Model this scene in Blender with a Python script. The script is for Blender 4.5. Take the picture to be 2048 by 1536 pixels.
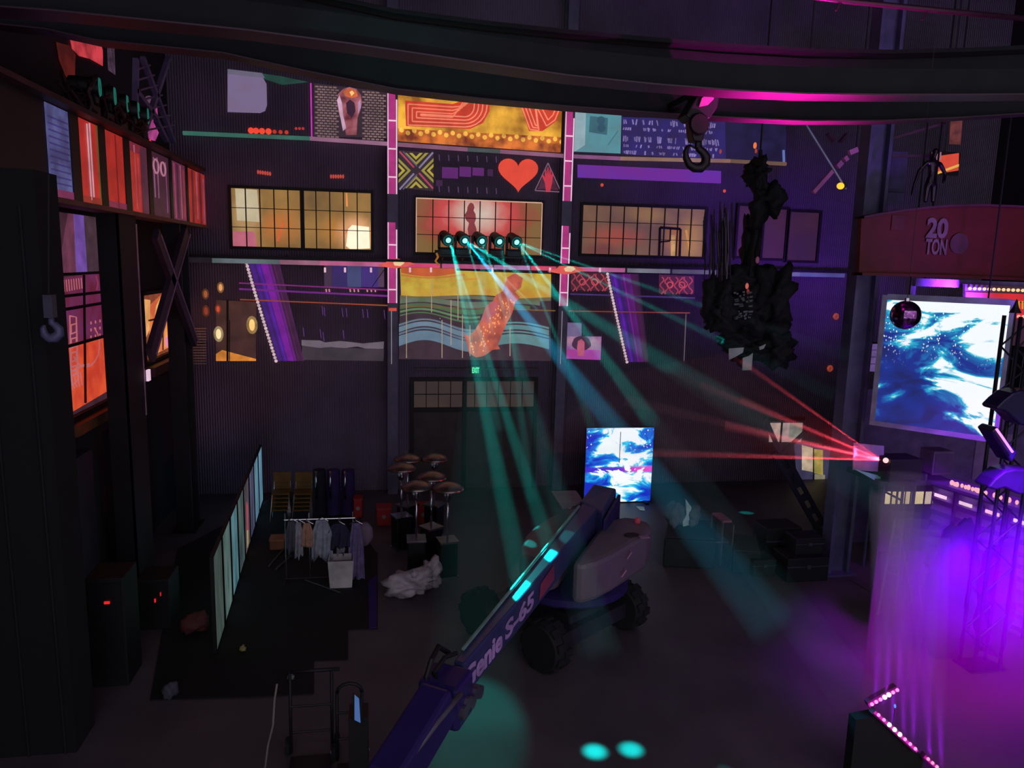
import bpy, bmesh, math, random
from math import sin, cos, tan, pi, radians, sqrt, atan2
from mathutils import Vector, Matrix
random.seed(7)
SC = bpy.context.scene
COL = SC.collection
for _o in list(bpy.data.objects): bpy.data.objects.remove(_o)

# ------------------------------------------------------------ camera
H = 6.2; F = 1500.0
_y, _p, _r = radians(9.6), radians(9.2), radians(1.43)
FW = Vector((sin(_y)*cos(_p), cos(_y)*cos(_p), -sin(_p)))
_rt = Vector((cos(_y), -sin(_y), 0)); _up = _rt.cross(FW)
RT = _rt*cos(_r) + _up*sin(_r); UP = -_rt*sin(_r) + _up*cos(_r)
cam_d = bpy.data.cameras.new('camera'); cam = bpy.data.objects.new('camera', cam_d); COL.objects.link(cam)
cam_d.sensor_width = 36.0; cam_d.lens = 36.0*F/2048; cam_d.clip_start = .05; cam_d.clip_end = 200
cam.matrix_world = Matrix(((RT.x, UP.x, -FW.x, 0), (RT.y, UP.y, -FW.y, 0), (RT.z, UP.z, -FW.z, H), (0, 0, 0, 1)))
SC.camera = cam
EYE = Vector((0, 0, H))
def ray(px, py): return FW + RT*((px-1024)/F) - UP*((py-768)/F)
def at(px, py, Y): d = ray(px, py); return EYE + d*(Y/d.y)
def onX(px, py, X): d = ray(px, py); return EYE + d*(X/d.x)
def onZ(px, py, Z=0.0): d = ray(px, py); return EYE + d*((Z-H)/d.z)
D = 20.0     # distance of the back wall

# ------------------------------------------------------------ view, world
SC.view_settings.view_transform = 'Standard'; SC.view_settings.look = 'None'
SC.view_settings.gamma = 1.0; SC.view_settings.use_curve_mapping = False
SC.view_settings.exposure = 0.0
def lin(c):
    r = []
    for x in c[:3]:
        x = x/255.0; r.append(x/12.92 if x <= .04045 else ((x+.055)/1.055)**2.4)
    return (r[0], r[1], r[2], 1.0)
w = bpy.data.worlds.new('world'); SC.world = w; w.use_nodes = True
w.node_tree.nodes['Background'].inputs[0].default_value = (.64, .6, .72, 1)
w.node_tree.nodes['Background'].inputs[1].default_value = 1.1  # even ambient fill added, entering the hall's open side behind the camera

# ------------------------------------------------------------ lamps of the hall, with unseen washes added
def lamp(kind, name, loc, energy, col, target=None, size=.1, angle=40, blend=.5, sy=None):
    ld = bpy.data.lights.new(name, kind); ld.energy = energy; ld.color = col
    if kind == 'SPOT': ld.spot_size = radians(angle); ld.spot_blend = blend; ld.shadow_soft_size = size
    elif kind == 'AREA':
        ld.size = size
        if sy: ld.shape = 'RECTANGLE'; ld.size_y = sy
    else: ld.shadow_soft_size = size
    o = bpy.data.objects.new(name, ld); COL.objects.link(o); o.location = loc
    if target is not None:
        o.rotation_euler = (Vector(target)-Vector(loc)).to_track_quat('-Z', 'Y').to_euler()
    return o
TEAL = (0.0, 1.0, .88); PURP = (.32, .0, 1.0); MAG = (1.0, .02, .62)
lamp('SPOT', 'ceiling_wash_teal', (2.2, 17.5, 6.6), 1500, (0, 1, .8), at(760, 20, 15), .1, 34, .9)
lamp('SPOT', 'ceiling_wash_purple', (10.5, 9.5, 5.0), 420, (.35, .05, 1), at(1900, -150, 14), .2, 100, .9)
_g1 = at(1585, 192, 8.0); _g2 = at(1600, 242, 9.7)
lamp('SPOT', 'girder_uplight', (_g1.x, 8.0, _g1.z-.95), 900, MAG, (_g1.x, 8.0, 9.5), .03, 125, 1)
lamp('SPOT', 'girder_uplight', (_g2.x, 9.7, _g2.z-1.0), 700, MAG, (_g2.x, 9.7, 9.5), .03, 125, 1)
lamp('SPOT', 'corner_wash_blue', (11.6, 13.2, 5.4), 1100, (.28, .04, 1), at(1610, 350, 20), .2, 95, .9)  # added unseen lamp giving the right wall its violet tint

lamp('SPOT', 'girder_fill_teal', (-1.5, 3.5, 5.2), 260, (0, 1, .8), at(860, 90, 9.7), .1, 26, 1)  # added unseen lamp tinting the crane girders teal from the front

lamp('SPOT', 'boom_wash_teal', (1.6, 18.7, 6.35), 3500, TEAL, onZ(1080, 1140, 2.0), .05, 7, 1)

# ------------------------------------------------------------ materials
def nt(m): m.use_nodes = True; t = m.node_tree; t.nodes.clear(); return t
def N(t, typ, **kw):
    n = t.nodes.new(typ)
    for k, v in kw.items():
        if k.startswith('i_'): n.inputs[k[2:].replace('_', ' ')].default_value = v
        else: setattr(n, k, v)
    return n
def ramp(t, stops, interp='LINEAR'):
    r = t.nodes.new('ShaderNodeValToRGB'); e = r.color_ramp; e.interpolation = interp
    while len(e.elements) < len(stops): e.elements.new(.5)
    for k, (p, c) in enumerate(stops): e.elements[k].position = p; e.elements[k].color = c if len(c) == 4 else (*c, 1)
    return r
_mc = {}
def mat(name, rgb, rough=.6, metal=0.0, var=.3, scale=3.0, bump=0.0, rib=0.0, ribf=14.0):
    key = ('m', name, tuple(rgb))
    if key in _mc: return _mc[key]
    m = bpy.data.materials.new(name); t = nt(m)
    out = N(t, 'ShaderNodeOutputMaterial'); b = N(t, 'ShaderNodeBsdfPrincipled')
    b.inputs['Roughness'].default_value = rough; b.inputs['Metallic'].default_value = metal
    tc = N(t, 'ShaderNodeTexCoord'); no = N(t, 'ShaderNodeTexNoise', i_Scale=scale, i_Detail=5.0)
    t.links.new(tc.outputs['Object'], no.inputs['Vector'])
    c = lin(rgb); lo = tuple(x*(1-var) for x in c[:3])+(1,); hi = tuple(min(1, x*(1+var)) for x in c[:3])+(1,)
    r = ramp(t, [(.3, lo), (.7, hi)]); t.links.new(no.outputs['Fac'], r.inputs[0])
    t.links.new(r.outputs[0], b.inputs['Base Color'])
    if bump or rib:
        bp = N(t, 'ShaderNodeBump', i_Strength=max(bump, rib), i_Distance=.03)
        if rib:
            wv = N(t, 'ShaderNodeTexWave', i_Scale=ribf); wv.bands_direction = 'X'
            g = N(t, 'ShaderNodeNewGeometry'); t.links.new(g.outputs['Position'], wv.inputs['Vector'])
            t.links.new(wv.outputs['Fac'], bp.inputs['Height'])
        else: t.links.new(no.outputs['Fac'], bp.inputs['Height'])
        t.links.new(bp.outputs[0], b.inputs['Normal'])
    t.links.new(b.outputs[0], out.inputs[0]); _mc[key] = m
    return m
def emis_out(t, colsock, strength=1.0, alb=.05):
    out = N(t, 'ShaderNodeOutputMaterial'); b = N(t, 'ShaderNodeBsdfPrincipled')
    b.inputs['Base Color'].default_value = (alb, alb, alb, 1); b.inputs['Roughness'].default_value = .5
    b.inputs['Emission Strength'].default_value = strength
    t.links.new(colsock, b.inputs['Emission Color']); t.links.new(b.outputs[0], out.inputs[0])
def ribmul(t, colsock, amt=.25, f=16.0, axis='X'):
    """light thrown on ribbed siding: thin upright stripes of the siding"""
    g = N(t, 'ShaderNodeNewGeometry'); wv = N(t, 'ShaderNodeTexWave', i_Scale=f); wv.bands_direction = axis
    t.links.new(g.outputs['Position'], wv.inputs['Vector'])
    r = ramp(t, [(0, (1-amt,)*3), (1, (1,)*3)]); t.links.new(wv.outputs['Fac'], r.inputs[0])
    mx = N(t, 'ShaderNodeMix', data_type='RGBA', blend_type='MULTIPLY'); mx.inputs[0].default_value = 1
    t.links.new(colsock, mx.inputs[6]); t.links.new(r.outputs[0], mx.inputs[7]); return mx.outputs[2]
def glow(rgb, s=1.0, var=.12, scale=2.5, rib=0.0, name=None, rgb2=None, axis='X'):
    key = ('g', tuple(rgb), s, var, scale, rib, rgb2, axis)
    if key in _mc: return _mc[key]
    m = bpy.data.materials.new(name or 'lit_colour'); t = nt(m)
    tc = N(t, 'ShaderNodeTexCoord'); no = N(t, 'ShaderNodeTexNoise', i_Scale=scale, i_Detail=4.0)
    t.links.new(tc.outputs['Object'], no.inputs['Vector'])
    c = lin(rgb); c2 = lin(rgb2) if rgb2 else c
    r = ramp(t, [(.36, tuple(x*(1-var) for x in c[:3])), (.64, tuple(x*(1+var) for x in c2[:3]))])
    t.links.new(no.outputs['Fac'], r.inputs[0])
    s_ = r.outputs[0]
    if rib: s_ = ribmul(t, s_, rib, 16.0, axis)
    emis_out(t, s_, s); _mc[key] = m
    return m
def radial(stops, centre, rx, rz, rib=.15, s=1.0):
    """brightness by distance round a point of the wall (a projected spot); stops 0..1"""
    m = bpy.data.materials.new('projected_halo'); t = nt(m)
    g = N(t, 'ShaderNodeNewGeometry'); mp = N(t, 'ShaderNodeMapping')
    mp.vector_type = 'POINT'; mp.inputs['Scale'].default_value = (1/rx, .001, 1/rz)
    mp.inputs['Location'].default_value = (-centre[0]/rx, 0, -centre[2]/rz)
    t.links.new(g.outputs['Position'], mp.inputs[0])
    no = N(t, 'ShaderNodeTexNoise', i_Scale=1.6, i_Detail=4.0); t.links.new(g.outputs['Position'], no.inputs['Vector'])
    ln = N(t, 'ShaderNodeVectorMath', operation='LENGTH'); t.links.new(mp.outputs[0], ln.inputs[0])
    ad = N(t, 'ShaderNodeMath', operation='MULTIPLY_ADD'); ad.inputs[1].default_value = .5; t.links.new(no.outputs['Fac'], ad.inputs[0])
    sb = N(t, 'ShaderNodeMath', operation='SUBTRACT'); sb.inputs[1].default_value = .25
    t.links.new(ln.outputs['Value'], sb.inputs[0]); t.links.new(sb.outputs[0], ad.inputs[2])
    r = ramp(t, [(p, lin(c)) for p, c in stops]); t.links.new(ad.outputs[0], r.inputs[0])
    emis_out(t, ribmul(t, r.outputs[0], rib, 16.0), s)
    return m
STEEL = mat('dark_painted_steel', (34, 30, 36), .55, .3)
STEELP = mat('grey_painted_steel', (105, 98, 112), .5, .2)
BLACK = mat('black_paint', (14, 13, 15), .5)
CHROME = mat('chrome', (205, 205, 210), .18, 1.0, .05)
RUBBER = mat('black_rubber', (20, 20, 21), .85)
CABLE = mat('black_cable', (10, 10, 11), .6)

# ------------------------------------------------------------ mesh helpers
class MB:
    def __init__(s): s.v = []; s.f = []
    def add(s, vs, fs):
        b = len(s.v); s.v += [Vector(x) for x in vs]; s.f += [tuple(i+b for i in f) for f in fs]; return s
    def bx(s, x0, y0, z0, x1, y1, z1):
        x0, x1 = min(x0, x1), max(x0, x1); y0, y1 = min(y0, y1), max(y0, y1); z0, z1 = min(z0, z1), max(z0, z1)
        return s.add([(x0,y0,z0),(x1,y0,z0),(x1,y1,z0),(x0,y1,z0),(x0,y0,z1),(x1,y0,z1),(x1,y1,z1),(x0,y1,z1)],
                     [(3,2,1,0),(4,5,6,7),(0,1,5,4),(1,2,6,5),(2,3,7,6),(3,0,4,7)])
    def box(s, c, sz, rot=None):
        m = MB().bx(-sz[0]/2, -sz[1]/2, -sz[2]/2, sz[0]/2, sz[1]/2, sz[2]/2)
        R = rot or Matrix.Identity(3); c = Vector(c)
        return s.add([R @ p + c for p in m.v], m.f)
    def bar(s, a, b, w, h, up=(0, 0, 1)):
        a, b = Vector(a), Vector(b); d = (b-a).normalized(); u = Vector(up)
        sd = d.cross(u)
        if sd.length < 1e-4: sd = d.cross(Vector((0, 1, 0)))
        sd.normalize(); u = sd.cross(d)
        vs = []
        for p in (a, b):
            for i, j in ((-1,-1),(1,-1),(1,1),(-1,1)): vs.append(p + sd*(i*w/2) + u*(j*h/2))
        return s.add(vs, [(3,2,1,0),(4,5,6,7),(0,1,5,4),(1,2,6,5),(2,3,7,6),(3,0,4,7)])
    def tube(s, pts, r, n=8):
        pts = [Vector(p) for p in pts]; rs = r if isinstance(r, (list, tuple)) else [r]*len(pts)
        rings = []; ref = None
        for i, p in enumerate(pts):
            d = (pts[min(i+1, len(pts)-1)] - pts[max(i-1, 0)]).normalized()
            if ref is None:
                ref = d.cross(Vector((0, 0, 1)))
                if ref.length < 1e-3: ref = Vector((1, 0, 0))
            a = (ref - d*ref.dot(d)).normalized(); b = d.cross(a); ref = a
            rings.append([p + (a*cos(2*pi*k/n) + b*sin(2*pi*k/n))*rs[i] for k in range(n)])
        vs = [q for R in rings for q in R]; fs = []
        for i in range(len(rings)-1):
            for k in range(n): fs.append((i*n+k, i*n+(k+1) % n, (i+1)*n+(k+1) % n, (i+1)*n+k))
        fs.append(tuple(reversed(range(n)))); fs.append(tuple((len(rings)-1)*n+k for k in range(n)))
        return s.add(vs, fs)
    def lathe(s, prof, c=(0, 0, 0), n=20, R=None):
        c = Vector(c); R = R or Matrix.Identity(3); vs = []; fs = []
        for r, z in prof:
            for k in range(n): vs.append(R @ Vector((r*cos(2*pi*k/n), r*sin(2*pi*k/n), z)) + c)
        for i in range(len(prof)-1):
            for k in range(n): fs.append((i*n+k, i*n+(k+1) % n, (i+1)*n+(k+1) % n, (i+1)*n+k))
        fs.append(tuple(reversed(range(n)))); fs.append(tuple((len(prof)-1)*n+k for k in range(n)))
        return s.add(vs, fs)
    def sphere(s, c, r, n=20, m=12, sc=(1, 1, 1)):
        prof = [(max(1e-4, r*sin(pi*i/m)), -r*cos(pi*i/m)) for i in range(m+1)]
        return s.lathe(prof, c, n, Matrix.Diagonal(sc))
    def prism(s, pts, ext):
        pts = [Vector(p) for p in pts]; e = Vector(ext); n = len(pts)
        return s.add(pts + [p+e for p in pts], [tuple(range(n)), tuple(reversed(range(n, 2*n)))] +
                     [(k, k+n, (k+1) % n + n, (k+1) % n) for k in range(n)])
    def grid(s, P, close=False):
        """P: rows of points -> surface"""
        n = len(P[0]); vs = [q for R in P for q in R]; fs = []
        for i in range(len(P)-1):
            for k in range(n-1+(1 if close else 0)):
                fs.append((i*n+k, i*n+(k+1) % n, (i+1)*n+(k+1) % n, (i+1)*n+k))
        return s.add(vs, fs)
ORG = {}
def obj(name, mb, material, parent=None, smooth=False, bevel=0, label=None):
    vs = mb.v
    if parent is not None: o0 = ORG[parent.name]
    else:
        xs = [v.x for v in vs]; ys = [v.y for v in vs]; zs = [v.z for v in vs]
        o0 = Vector(((min(xs)+max(xs))/2, (min(ys)+max(ys))/2, min(zs)))
    me = bpy.data.meshes.new(name); me.from_pydata([tuple(v-o0) for v in vs], [], mb.f); me.update()
    bm = bmesh.new(); bm.from_mesh(me); bmesh.ops.recalc_face_normals(bm, faces=bm.faces); bm.to_mesh(me); bm.free()
    me.materials.append(material)
    if smooth:
        for p in me.polygons: p.use_smooth = True
    o = bpy.data.objects.new(name, me); COL.objects.link(o)
    if smooth == 'auto': 
        for p in me.polygons: p.use_smooth = True
        md = o.modifiers.new('edges', 'EDGE_SPLIT'); md.split_angle = radians(40)
    if bevel:
        md = o.modifiers.new('bevel', 'BEVEL'); md.width = bevel; md.segments = 2; md.limit_method = 'ANGLE'
    if parent is not None: o.parent = parent
    else: o.location = o0
    ORG[o.name] = Vector(o0)
    if label: o['label'] = label
    return o
def tag(o, label, cat, group=None, kind=None):
    o['label'] = label; o['category'] = cat
    if group: o['group'] = group
    if kind: o['kind'] = kind
    return o
def thing(name, label, cat, loc=(0, 0, 0), group=None, kind=None):
    o = bpy.data.objects.new(name, None); o.empty_display_size = .2; COL.objects.link(o); o.location = loc
    ORG[o.name] = Vector(loc); return tag(o, label, cat, group, kind)
def struct(name, mb, m, label, parent=None):
    o = obj(name, mb, m, parent)
    if parent is None: o['kind'] = 'structure'; o['label'] = label; o['category'] = 'building part'
    return o
def sthing(name, label, loc): o = thing(name, label, 'building part', loc); o['kind'] = 'structure'; return o
def dup(root, loc, rotz=0.0, label=None, scale=None):
    r = root.copy(); COL.objects.link(r); r.location = loc; r.rotation_euler = (0, 0, rotz)
    if scale: r.scale = scale
    if label: r['label'] = label
    for ch in list(root.children):
        c = ch.copy(); COL.objects.link(c); c.parent = r
        for g in ch.children:
            d = g.copy(); COL.objects.link(d); d.parent = c
    return r
def text_mb(body, origin, right, up, height, width=None, depth=.006, font_off=0.0):
    """lettering as real raised shapes: origin = lower-left corner"""
    cu = bpy.data.curves.new('lettering', 'FONT'); cu.body = body; cu.extrude = .5; cu.offset = font_off; cu.resolution_u = 3
    o = bpy.data.objects.new('lettering_tmp', cu); COL.objects.link(o)
    dg = bpy.context.evaluated_depsgraph_get(); me = bpy.data.meshes.new_from_object(o.evaluated_get(dg))
    xs = [v.co.x for v in me.vertices]; ys = [v.co.y for v in me.vertices]
    x0, x1, y0, y1 = min(xs), max(xs), min(ys), max(ys); sy = height/(y1-y0); sx = (width/(x1-x0)) if width else sy
    R = Vector(right).normalized(); U = Vector(up).normalized(); Z = R.cross(U); O = Vector(origin)
    mb = MB(); mb.add([O + R*((v.co.x-x0)*sx) + U*((v.co.y-y0)*sy) + Z*(v.co.z*depth) for v in me.vertices], [tuple(p.vertices) for p in me.polygons])
    bpy.data.objects.remove(o); bpy.data.curves.remove(cu); bpy.data.meshes.remove(me)
    return mb
# helpers for flat pictures thrown on the back wall: pixel -> point on the wall plane
def W(px, py, off=.02): return at(px, py, D-off)
def wrect(x0, y0, x1, y1, off=.02, th=.008):
    a = W(x0, y0, off); b = W(x0, y1, off); c = W(x1, (y0+y1)/2, off)
    return MB().bx(a.x, D-off, b.z, c.x, D-off+th, a.z)
def wpoly(pts, off=.02, th=.008): return MB().prism([W(x, y, off) for x, y in pts], (0, th, 0))
def wline(pts, w=3, off=.03, closed=False):
    """thin band along pixel points on the wall"""
    mb = MB(); P = [W(x, y, off) for x, y in pts]
    if closed: P.append(P[0])
    ww = w/1500*20.5
    for a, b in zip(P, P[1:]): mb.bar(a, b, .01, ww, up=(b-a).cross(Vector((0, 1, 0))))
    return mb
#==SETTING==
# ------------------------------------------------------------ the hall
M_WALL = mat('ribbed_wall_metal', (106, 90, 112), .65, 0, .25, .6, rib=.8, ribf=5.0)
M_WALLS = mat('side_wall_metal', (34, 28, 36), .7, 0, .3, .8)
M_FLOOR = mat('worn_concrete', (82, 72, 78), .55, 0, .25, .9, bump=.1)
M_CEIL = mat('dark_roof_deck', (44, 42, 52), .7, 0, .3, .5)
struct('floor', MB().bx(-9, -2, -.1, 18, D+.3, 0), M_FLOOR, 'worn dark concrete floor of the hall')
struct('wall_back', MB().bx(-9, D, 0, 18, D+.2, 15), M_WALL, 'ribbed metal back wall carrying the projected pictures')
XL = -5.2
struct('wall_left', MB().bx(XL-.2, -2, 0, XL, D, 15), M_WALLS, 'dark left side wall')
struct('wall_right', MB().bx(17.5, -2, 0, 17.7, D, 15), M_WALLS, 'dark right side wall')
struct('ceiling', MB().bx(-9, -2, 14.6, 18, D, 14.8), M_CEIL, 'dark roof deck high above')
for i, yy in enumerate((4.5, 8.5, 12.5, 16.5)):
    mb = MB().bx(-5, yy-.12, 14.05, 17.4, yy+.12, 14.12).bx(-5, yy-.02, 14.1, 17.4, yy+.02, 14.5).bx(-5, yy-.12, 14.5, 17.4, yy+.12, 14.58)
    struct('trim_%d' % (i+1), mb, mat('roof_beam_steel', (70, 62, 76), .5, .1), 'roof beam running across under the roof deck')

# ---- projected pictures on the back wall, their light built as flat glowing shapes
RB = .3
def proj_thing(name, label, px, py, cat='projection', group=None):
    return thing(name, label, cat, W(px, py, .02), group)
def pp(root, name, mb, m, label=None):
    return obj(name, mb, m, root, label=label)

# upper left screen area
r = proj_thing('projected_white_panel', 'pale lilac rounded panel of light at top left of the back wall', 494, 225)
pp(r, 'panel', wpoly([(455,143),(500,146),(524,152),(533,168),(534,210),(530,222),(520,226),(455,224)]), glow((134,112,146), rib=RB, rgb2=(118,104,142)))
pp(r, 'top_band', wpoly([(455,138),(524,146),(530,156),(455,148)], .035), glow((98,92,112)))
pp(r, 'green_haze', wpoly([(525,147),(560,152),(618,164),(600,166),(565,170),(528,158)], .03), glow((24,62,52), var=.4))  # teal haze painted as a flat glowing patch
r = proj_thing('projected_red_bulb_row', 'row of red bulbs of light above the green pipe at left', 540, 270)
for k, x in enumerate([502,512,524,537,549,561,573]):
    mb = MB(); c = W(x, 261+k*.6, .03); mb.sphere(c, .075 if k < 4 else .05, 10, 6, (1, .15, 1)); pp(r, 'bulb', mb, glow((236,66,44), 1.1 if k < 4 else .55))
for k, x in enumerate([592,599,606]):
    mb = MB(); mb.sphere(W(x, 257, .03), .035, 8, 6, (1, .15, 1)); pp(r, 'bulb', mb, glow((200,60,60), .6))
tagd = [(516, 344), (662, 352)]
for i, (x0, y0) in enumerate(tagd):
    r = proj_thing('projected_red_dashes', ['small row of red dashes of light over the left window, towards its left side', 'small row of red dashes of light over the left window, towards its right side'][i], x0+12, y0+8)
    for k in range(6):
        mb = MB(); mb.sphere(W(x0+k*4.8, y0+(k*.7 if i == 0 else 1), .03), .035, 8, 6, (.8, .15, 1.5)); pp(r, 'dash', mb, glow((190,70,60), .9))
obj_ = obj('projected_magenta_line', wrect(620, 166, 624, 274, .03), glow((190,50,170)))
tag(obj_, 'thin upright magenta line of light left of the brick pattern square', 'projection')
# brick pattern square with glass head
r = proj_thing('projected_brick_picture', 'square picture of a dark brick pattern with a shiny red glass head', 700, 275)
pp(r, 'backdrop', wpoly([(627,166),(775,184),(775,276),(627,272)]), glow((50,34,44), rib=.2))
mb = MB()
for row in range(20):
    yb = 171+row*5.2
    for k in range(17):
        x = 630+k*9+(4.5 if row % 2 else 0)
        if 672 < x < 722 and row < 20: continue
        yt = yb + (x-627)*.06
        if x > 769 or yt < 168+(x-627)*.125: continue
        a = W(x, yt, .03); mb.bx(a.x, a.y, a.z, a.x+.085, a.y+.008, a.z-.034)
pp(r, 'bricks', mb, glow((122,96,96), var=.25))
pp(r, 'head', wpoly([(674,205),(676,188),(686,178),(699,174),(713,178),(722,190),(724,206),(720,222),(715,236),(713,270),(692,270),(688,250),(679,232)], .032), glow((116,40,52), var=.4, scale=3, rgb2=(150,84,92)))
pp(r, 'lit_cheek', wpoly([(674,200),(679,190),(684,206),(686,228),(692,256),(686,262),(681,236)], .042), glow((190,150,176), var=.3))
pp(r, 'orange_shine', wpoly([(686,182),(699,176),(712,181),(716,192),(704,196),(690,192)], .042), glow((196,96,54), var=.3))
pp(r, 'bright_spot', wpoly([(699,184),(704,181),(709,186),(703,192)], .05), glow((250,200,120)))
pp(r, 'right_shine', wpoly([(716,205),(721,198),(722,215),(716,228)], .042), glow((170,130,170)))
pp(r, 'dark_eye', wpoly([(692,206),(700,199),(709,206),(711,222),(704,236),(694,226)], .046), glow((52,24,46)))

# orange neon sign
r = proj_thing('projected_neon_sign', 'glowing orange sign with large red outlined letter shapes, cut off at the top', 965, 303)
pp(r, 'backdrop', wpoly([(795,183),(1134,219),(1134,306),(795,282)]), glow((196,120,30), rib=.22, var=.45, scale=1.3, rgb2=(226,166,52)))
pp(r, 'lower_band', wpoly([(795,257),(1134,275),(1134,306),(795,282)], .026), glow((150,60,26), rib=.22, var=.4, rgb2=(206,110,40)))
mb = MB()
for k in range(26): mb.sphere(W(803+k*12.8, 260+k*.75 + (5 if k % 2 else 0), .03), .06, 8, 6, (1, .12, 1))
pp(r, 'bulb_row', mb, glow((240,176,70), var=.4)); r.children[-1]['kind'] = 'stuff'
def slab_px(pts, off): return wpoly(pts, off)
pp(r, 'letter_ground', wpoly([(810,201),(905,208),(940,196),(958,196),(980,200),(979,222),(966,246),(940,258),(812,252)], .03), glow((196,56,34), var=.2))
for k in range(4):
    i = k*8.5
    pts = [(816+i*.9,204+i),(880,208+i*.95)] if k == 0 else [(816+i*1.2,206+i*.85)]
    pts = [(816+i,208+i*.9),(905,214+i*.8),(928-i*.6,212+i*.5),(944-i*.55,196+2)]
    pp(r, 'neon_line', wline(pts, 2.3, .045), glow((236,120,90), 1.0))
    pts = [(816+i,208+i*.9),(816+i,250-i*.85),(930,254-i*.8)] + [(930+sin(a)*(44-i), 212+cos(a)*(42-i*.8)) for a in [j*pi/12 for j in range(1, 7)]] + [(974-i, 201)]
    pp(r, 'neon_line', wline(pts, 2.3, .045), glow((238,130,100), 1.0))
pp(r, 'letter_ground', wpoly([(1040,208),(1124,216),(1112,243),(1085,262),(1058,262),(1050,236)], .03), glow((196,56,34), var=.2))
for k in range(3):
    i = k*7
    pp(r, 'neon_line', wline([(1042+i,209),(1060+i*.8,259-i*.6),(1078-i*.2,261-i*.7),(1072-i*.1,216)], 2.2, .045), glow((238,130,100)))
pp(r, 'neon_line', wline([(1073,213),(1093,252),(1110,240),(1120,215)], 2.2, .045), glow((238,130,100)))
pp(r, 'neon_line', wline([(1082,213),(1096,240),(1106,230),(1112,215)], 2.2, .045), glow((238,130,100)))
# middle row
r = proj_thing('projected_cross_pattern', 'woven cross pattern square in yellow, pink and grey right of the left steel column', 832, 380)
pp(r, 'backdrop', wpoly([(797,300),(867,306),(867,382),(797,376)]), glow((44,28,38)))
cx, cy = 832, 341
for sx, sy in ((1,0),(-1,0),(0,1),(0,-1)):
    for s_, c_, o_ in ((31,(150,140,60),.03),(23,(52,30,36),.036),(17,(176,160,58),.042),(9,(40,26,30),.048)):
        def q(u, v): return (cx+sx*u+(v if sy else 0), cy+sy*u+(v if sx else 0))
        base = 35; tip = base-s_*.8
        pp(r, 'triangle', wpoly([q(base, -s_*.8), q(base, s_*.8), q(tip, 0)], o_), glow(c_, rib=.15))
for a, c_ in ((1, (170,60,84)), (-1, (128,116,150))):
    pp(r, 'stripe', wline([(cx-33, cy-a*38), (cx-4, cy-a*6)], 3.2, .05), glow(c_)); pp(r, 'stripe', wline([(cx+6, cy+a*5), (cx+34, cy+a*36)], 3.2, .05), glow(c_))
    pp(r, 'stripe', wline([(cx-26, cy-a*38), (cx+2, cy-a*8)], 2.2, .05), glow((86,76,100)))
r = proj_thing('projected_purple_blocks', 'row of purple blocks of light between the cross pattern and the heart', 930, 375)
for k, (x0, y0, x1, y1) in enumerate([(884,334,916,356),(919,333,942,353),(945,335,968,351),(872,360,885,372),(975,338,986,352)]):
    pp(r, 'block', wrect(x0, y0, x1, y1, .02), glow((96,28,110) if k < 3 else (60,22,66), rib=RB))
mb = MB()
for k in range(7):
    for yy in (309, 372):
        x = 878+k*19; mb.add(wline([(x, yy+k*.7), (x+1, yy+12+k*.7)], 1.5, .03).v, wline([(x, yy+k*.7), (x+1, yy+12+k*.7)], 1.5, .03).f)
pp(r, 'pale_ticks', mb, glow((84,60,96)))
hp = []
for k in range(40):
    a = 2*pi*k/40; hx = 16*sin(a)**3; hy = 13*cos(a)-5*cos(2*a)-2*cos(3*a)-cos(4*a)
    hp.append((1036.5+hx*2.5, 345.5-hy*2.35+hx*.06))
o = obj('projected_heart', wpoly(hp, .02), glow((232,72,50), rib=.2, var=.06)); tag(o, 'large solid red heart of light on the back wall', 'projection')
r = proj_thing('projected_triangle_emblem', 'small triangle emblem with a raised red hand right of the heart', 1096, 385)
pp(r, 'outline', wline([(1096,326),(1122,384),(1070,381)], 2, .03, True), glow((120,84,108)))
pp(r, 'dotted_ground', wpoly([(1096,331),(1117,380),(1075,378)], .02), glow((84,36,58), rib=.5, var=.4, scale=9))
hand = [(1092,384),(1090,366),(1084,352),(1086,349),(1090,355),(1090,340),(1092,339),(1094,350),(1095,335),(1097,335),(1098,350),(1100,338),(1102,339),(1102,352),(1105,345),(1107,346),(1104,366),(1100,384)]
pp(r, 'hand', wpoly(hand, .035), glow((190,46,66)))
# right part
r = proj_thing('projected_cyan_poster', 'cyan poster of light with a drawn loudspeaker right of the right steel column', 1195, 306)
pp(r, 'sheet', wpoly([(1146,222),(1243,231),(1241,307),(1146,303)]), glow((104,158,168), rib=RB, var=.25, rgb2=(78,138,150)))
pp(r, 'pale_side', wpoly([(1146,222),(1172,225),(1170,290),(1150,303),(1146,303)], .026), glow((150,178,188), rib=RB))
pp(r, 'speaker_box', wpoly([(1180,232),(1216,236),(1214,270),(1178,264)], .03), glow((58,104,116), rib=RB))
for c in ((1202,241,8),(1203,256,8)):
    mb = MB(); mb.lathe([(c[2]/75, 0), (c[2]/75, .01)], W(c[0], c[1], .045), 16, Matrix.Rotation(pi/2, 3, 'X')); pp(r, 'speaker_cone', mb, glow((44,80,98)))
pp(r, 'diagonal_line', wline([(1216,290),(1236,262)], 2, .03), glow((60,110,120)))
r = proj_thing('projected_writing_panel', 'long violet panel of light filled with rows of pale scribbled writing', 1345, 318)
pp(r, 'sheet', wpoly([(1244,234),(1450,240),(1452,322),(1244,308)]), glow((48,34,92), rib=RB, var=.25, rgb2=(38,30,100)))
pp(r, 'dark_end', wpoly([(1450,240),(1572,246),(1572,326),(1452,322)]), glow((26,20,60), rib=RB, var=.35))
random.seed(3)
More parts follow.
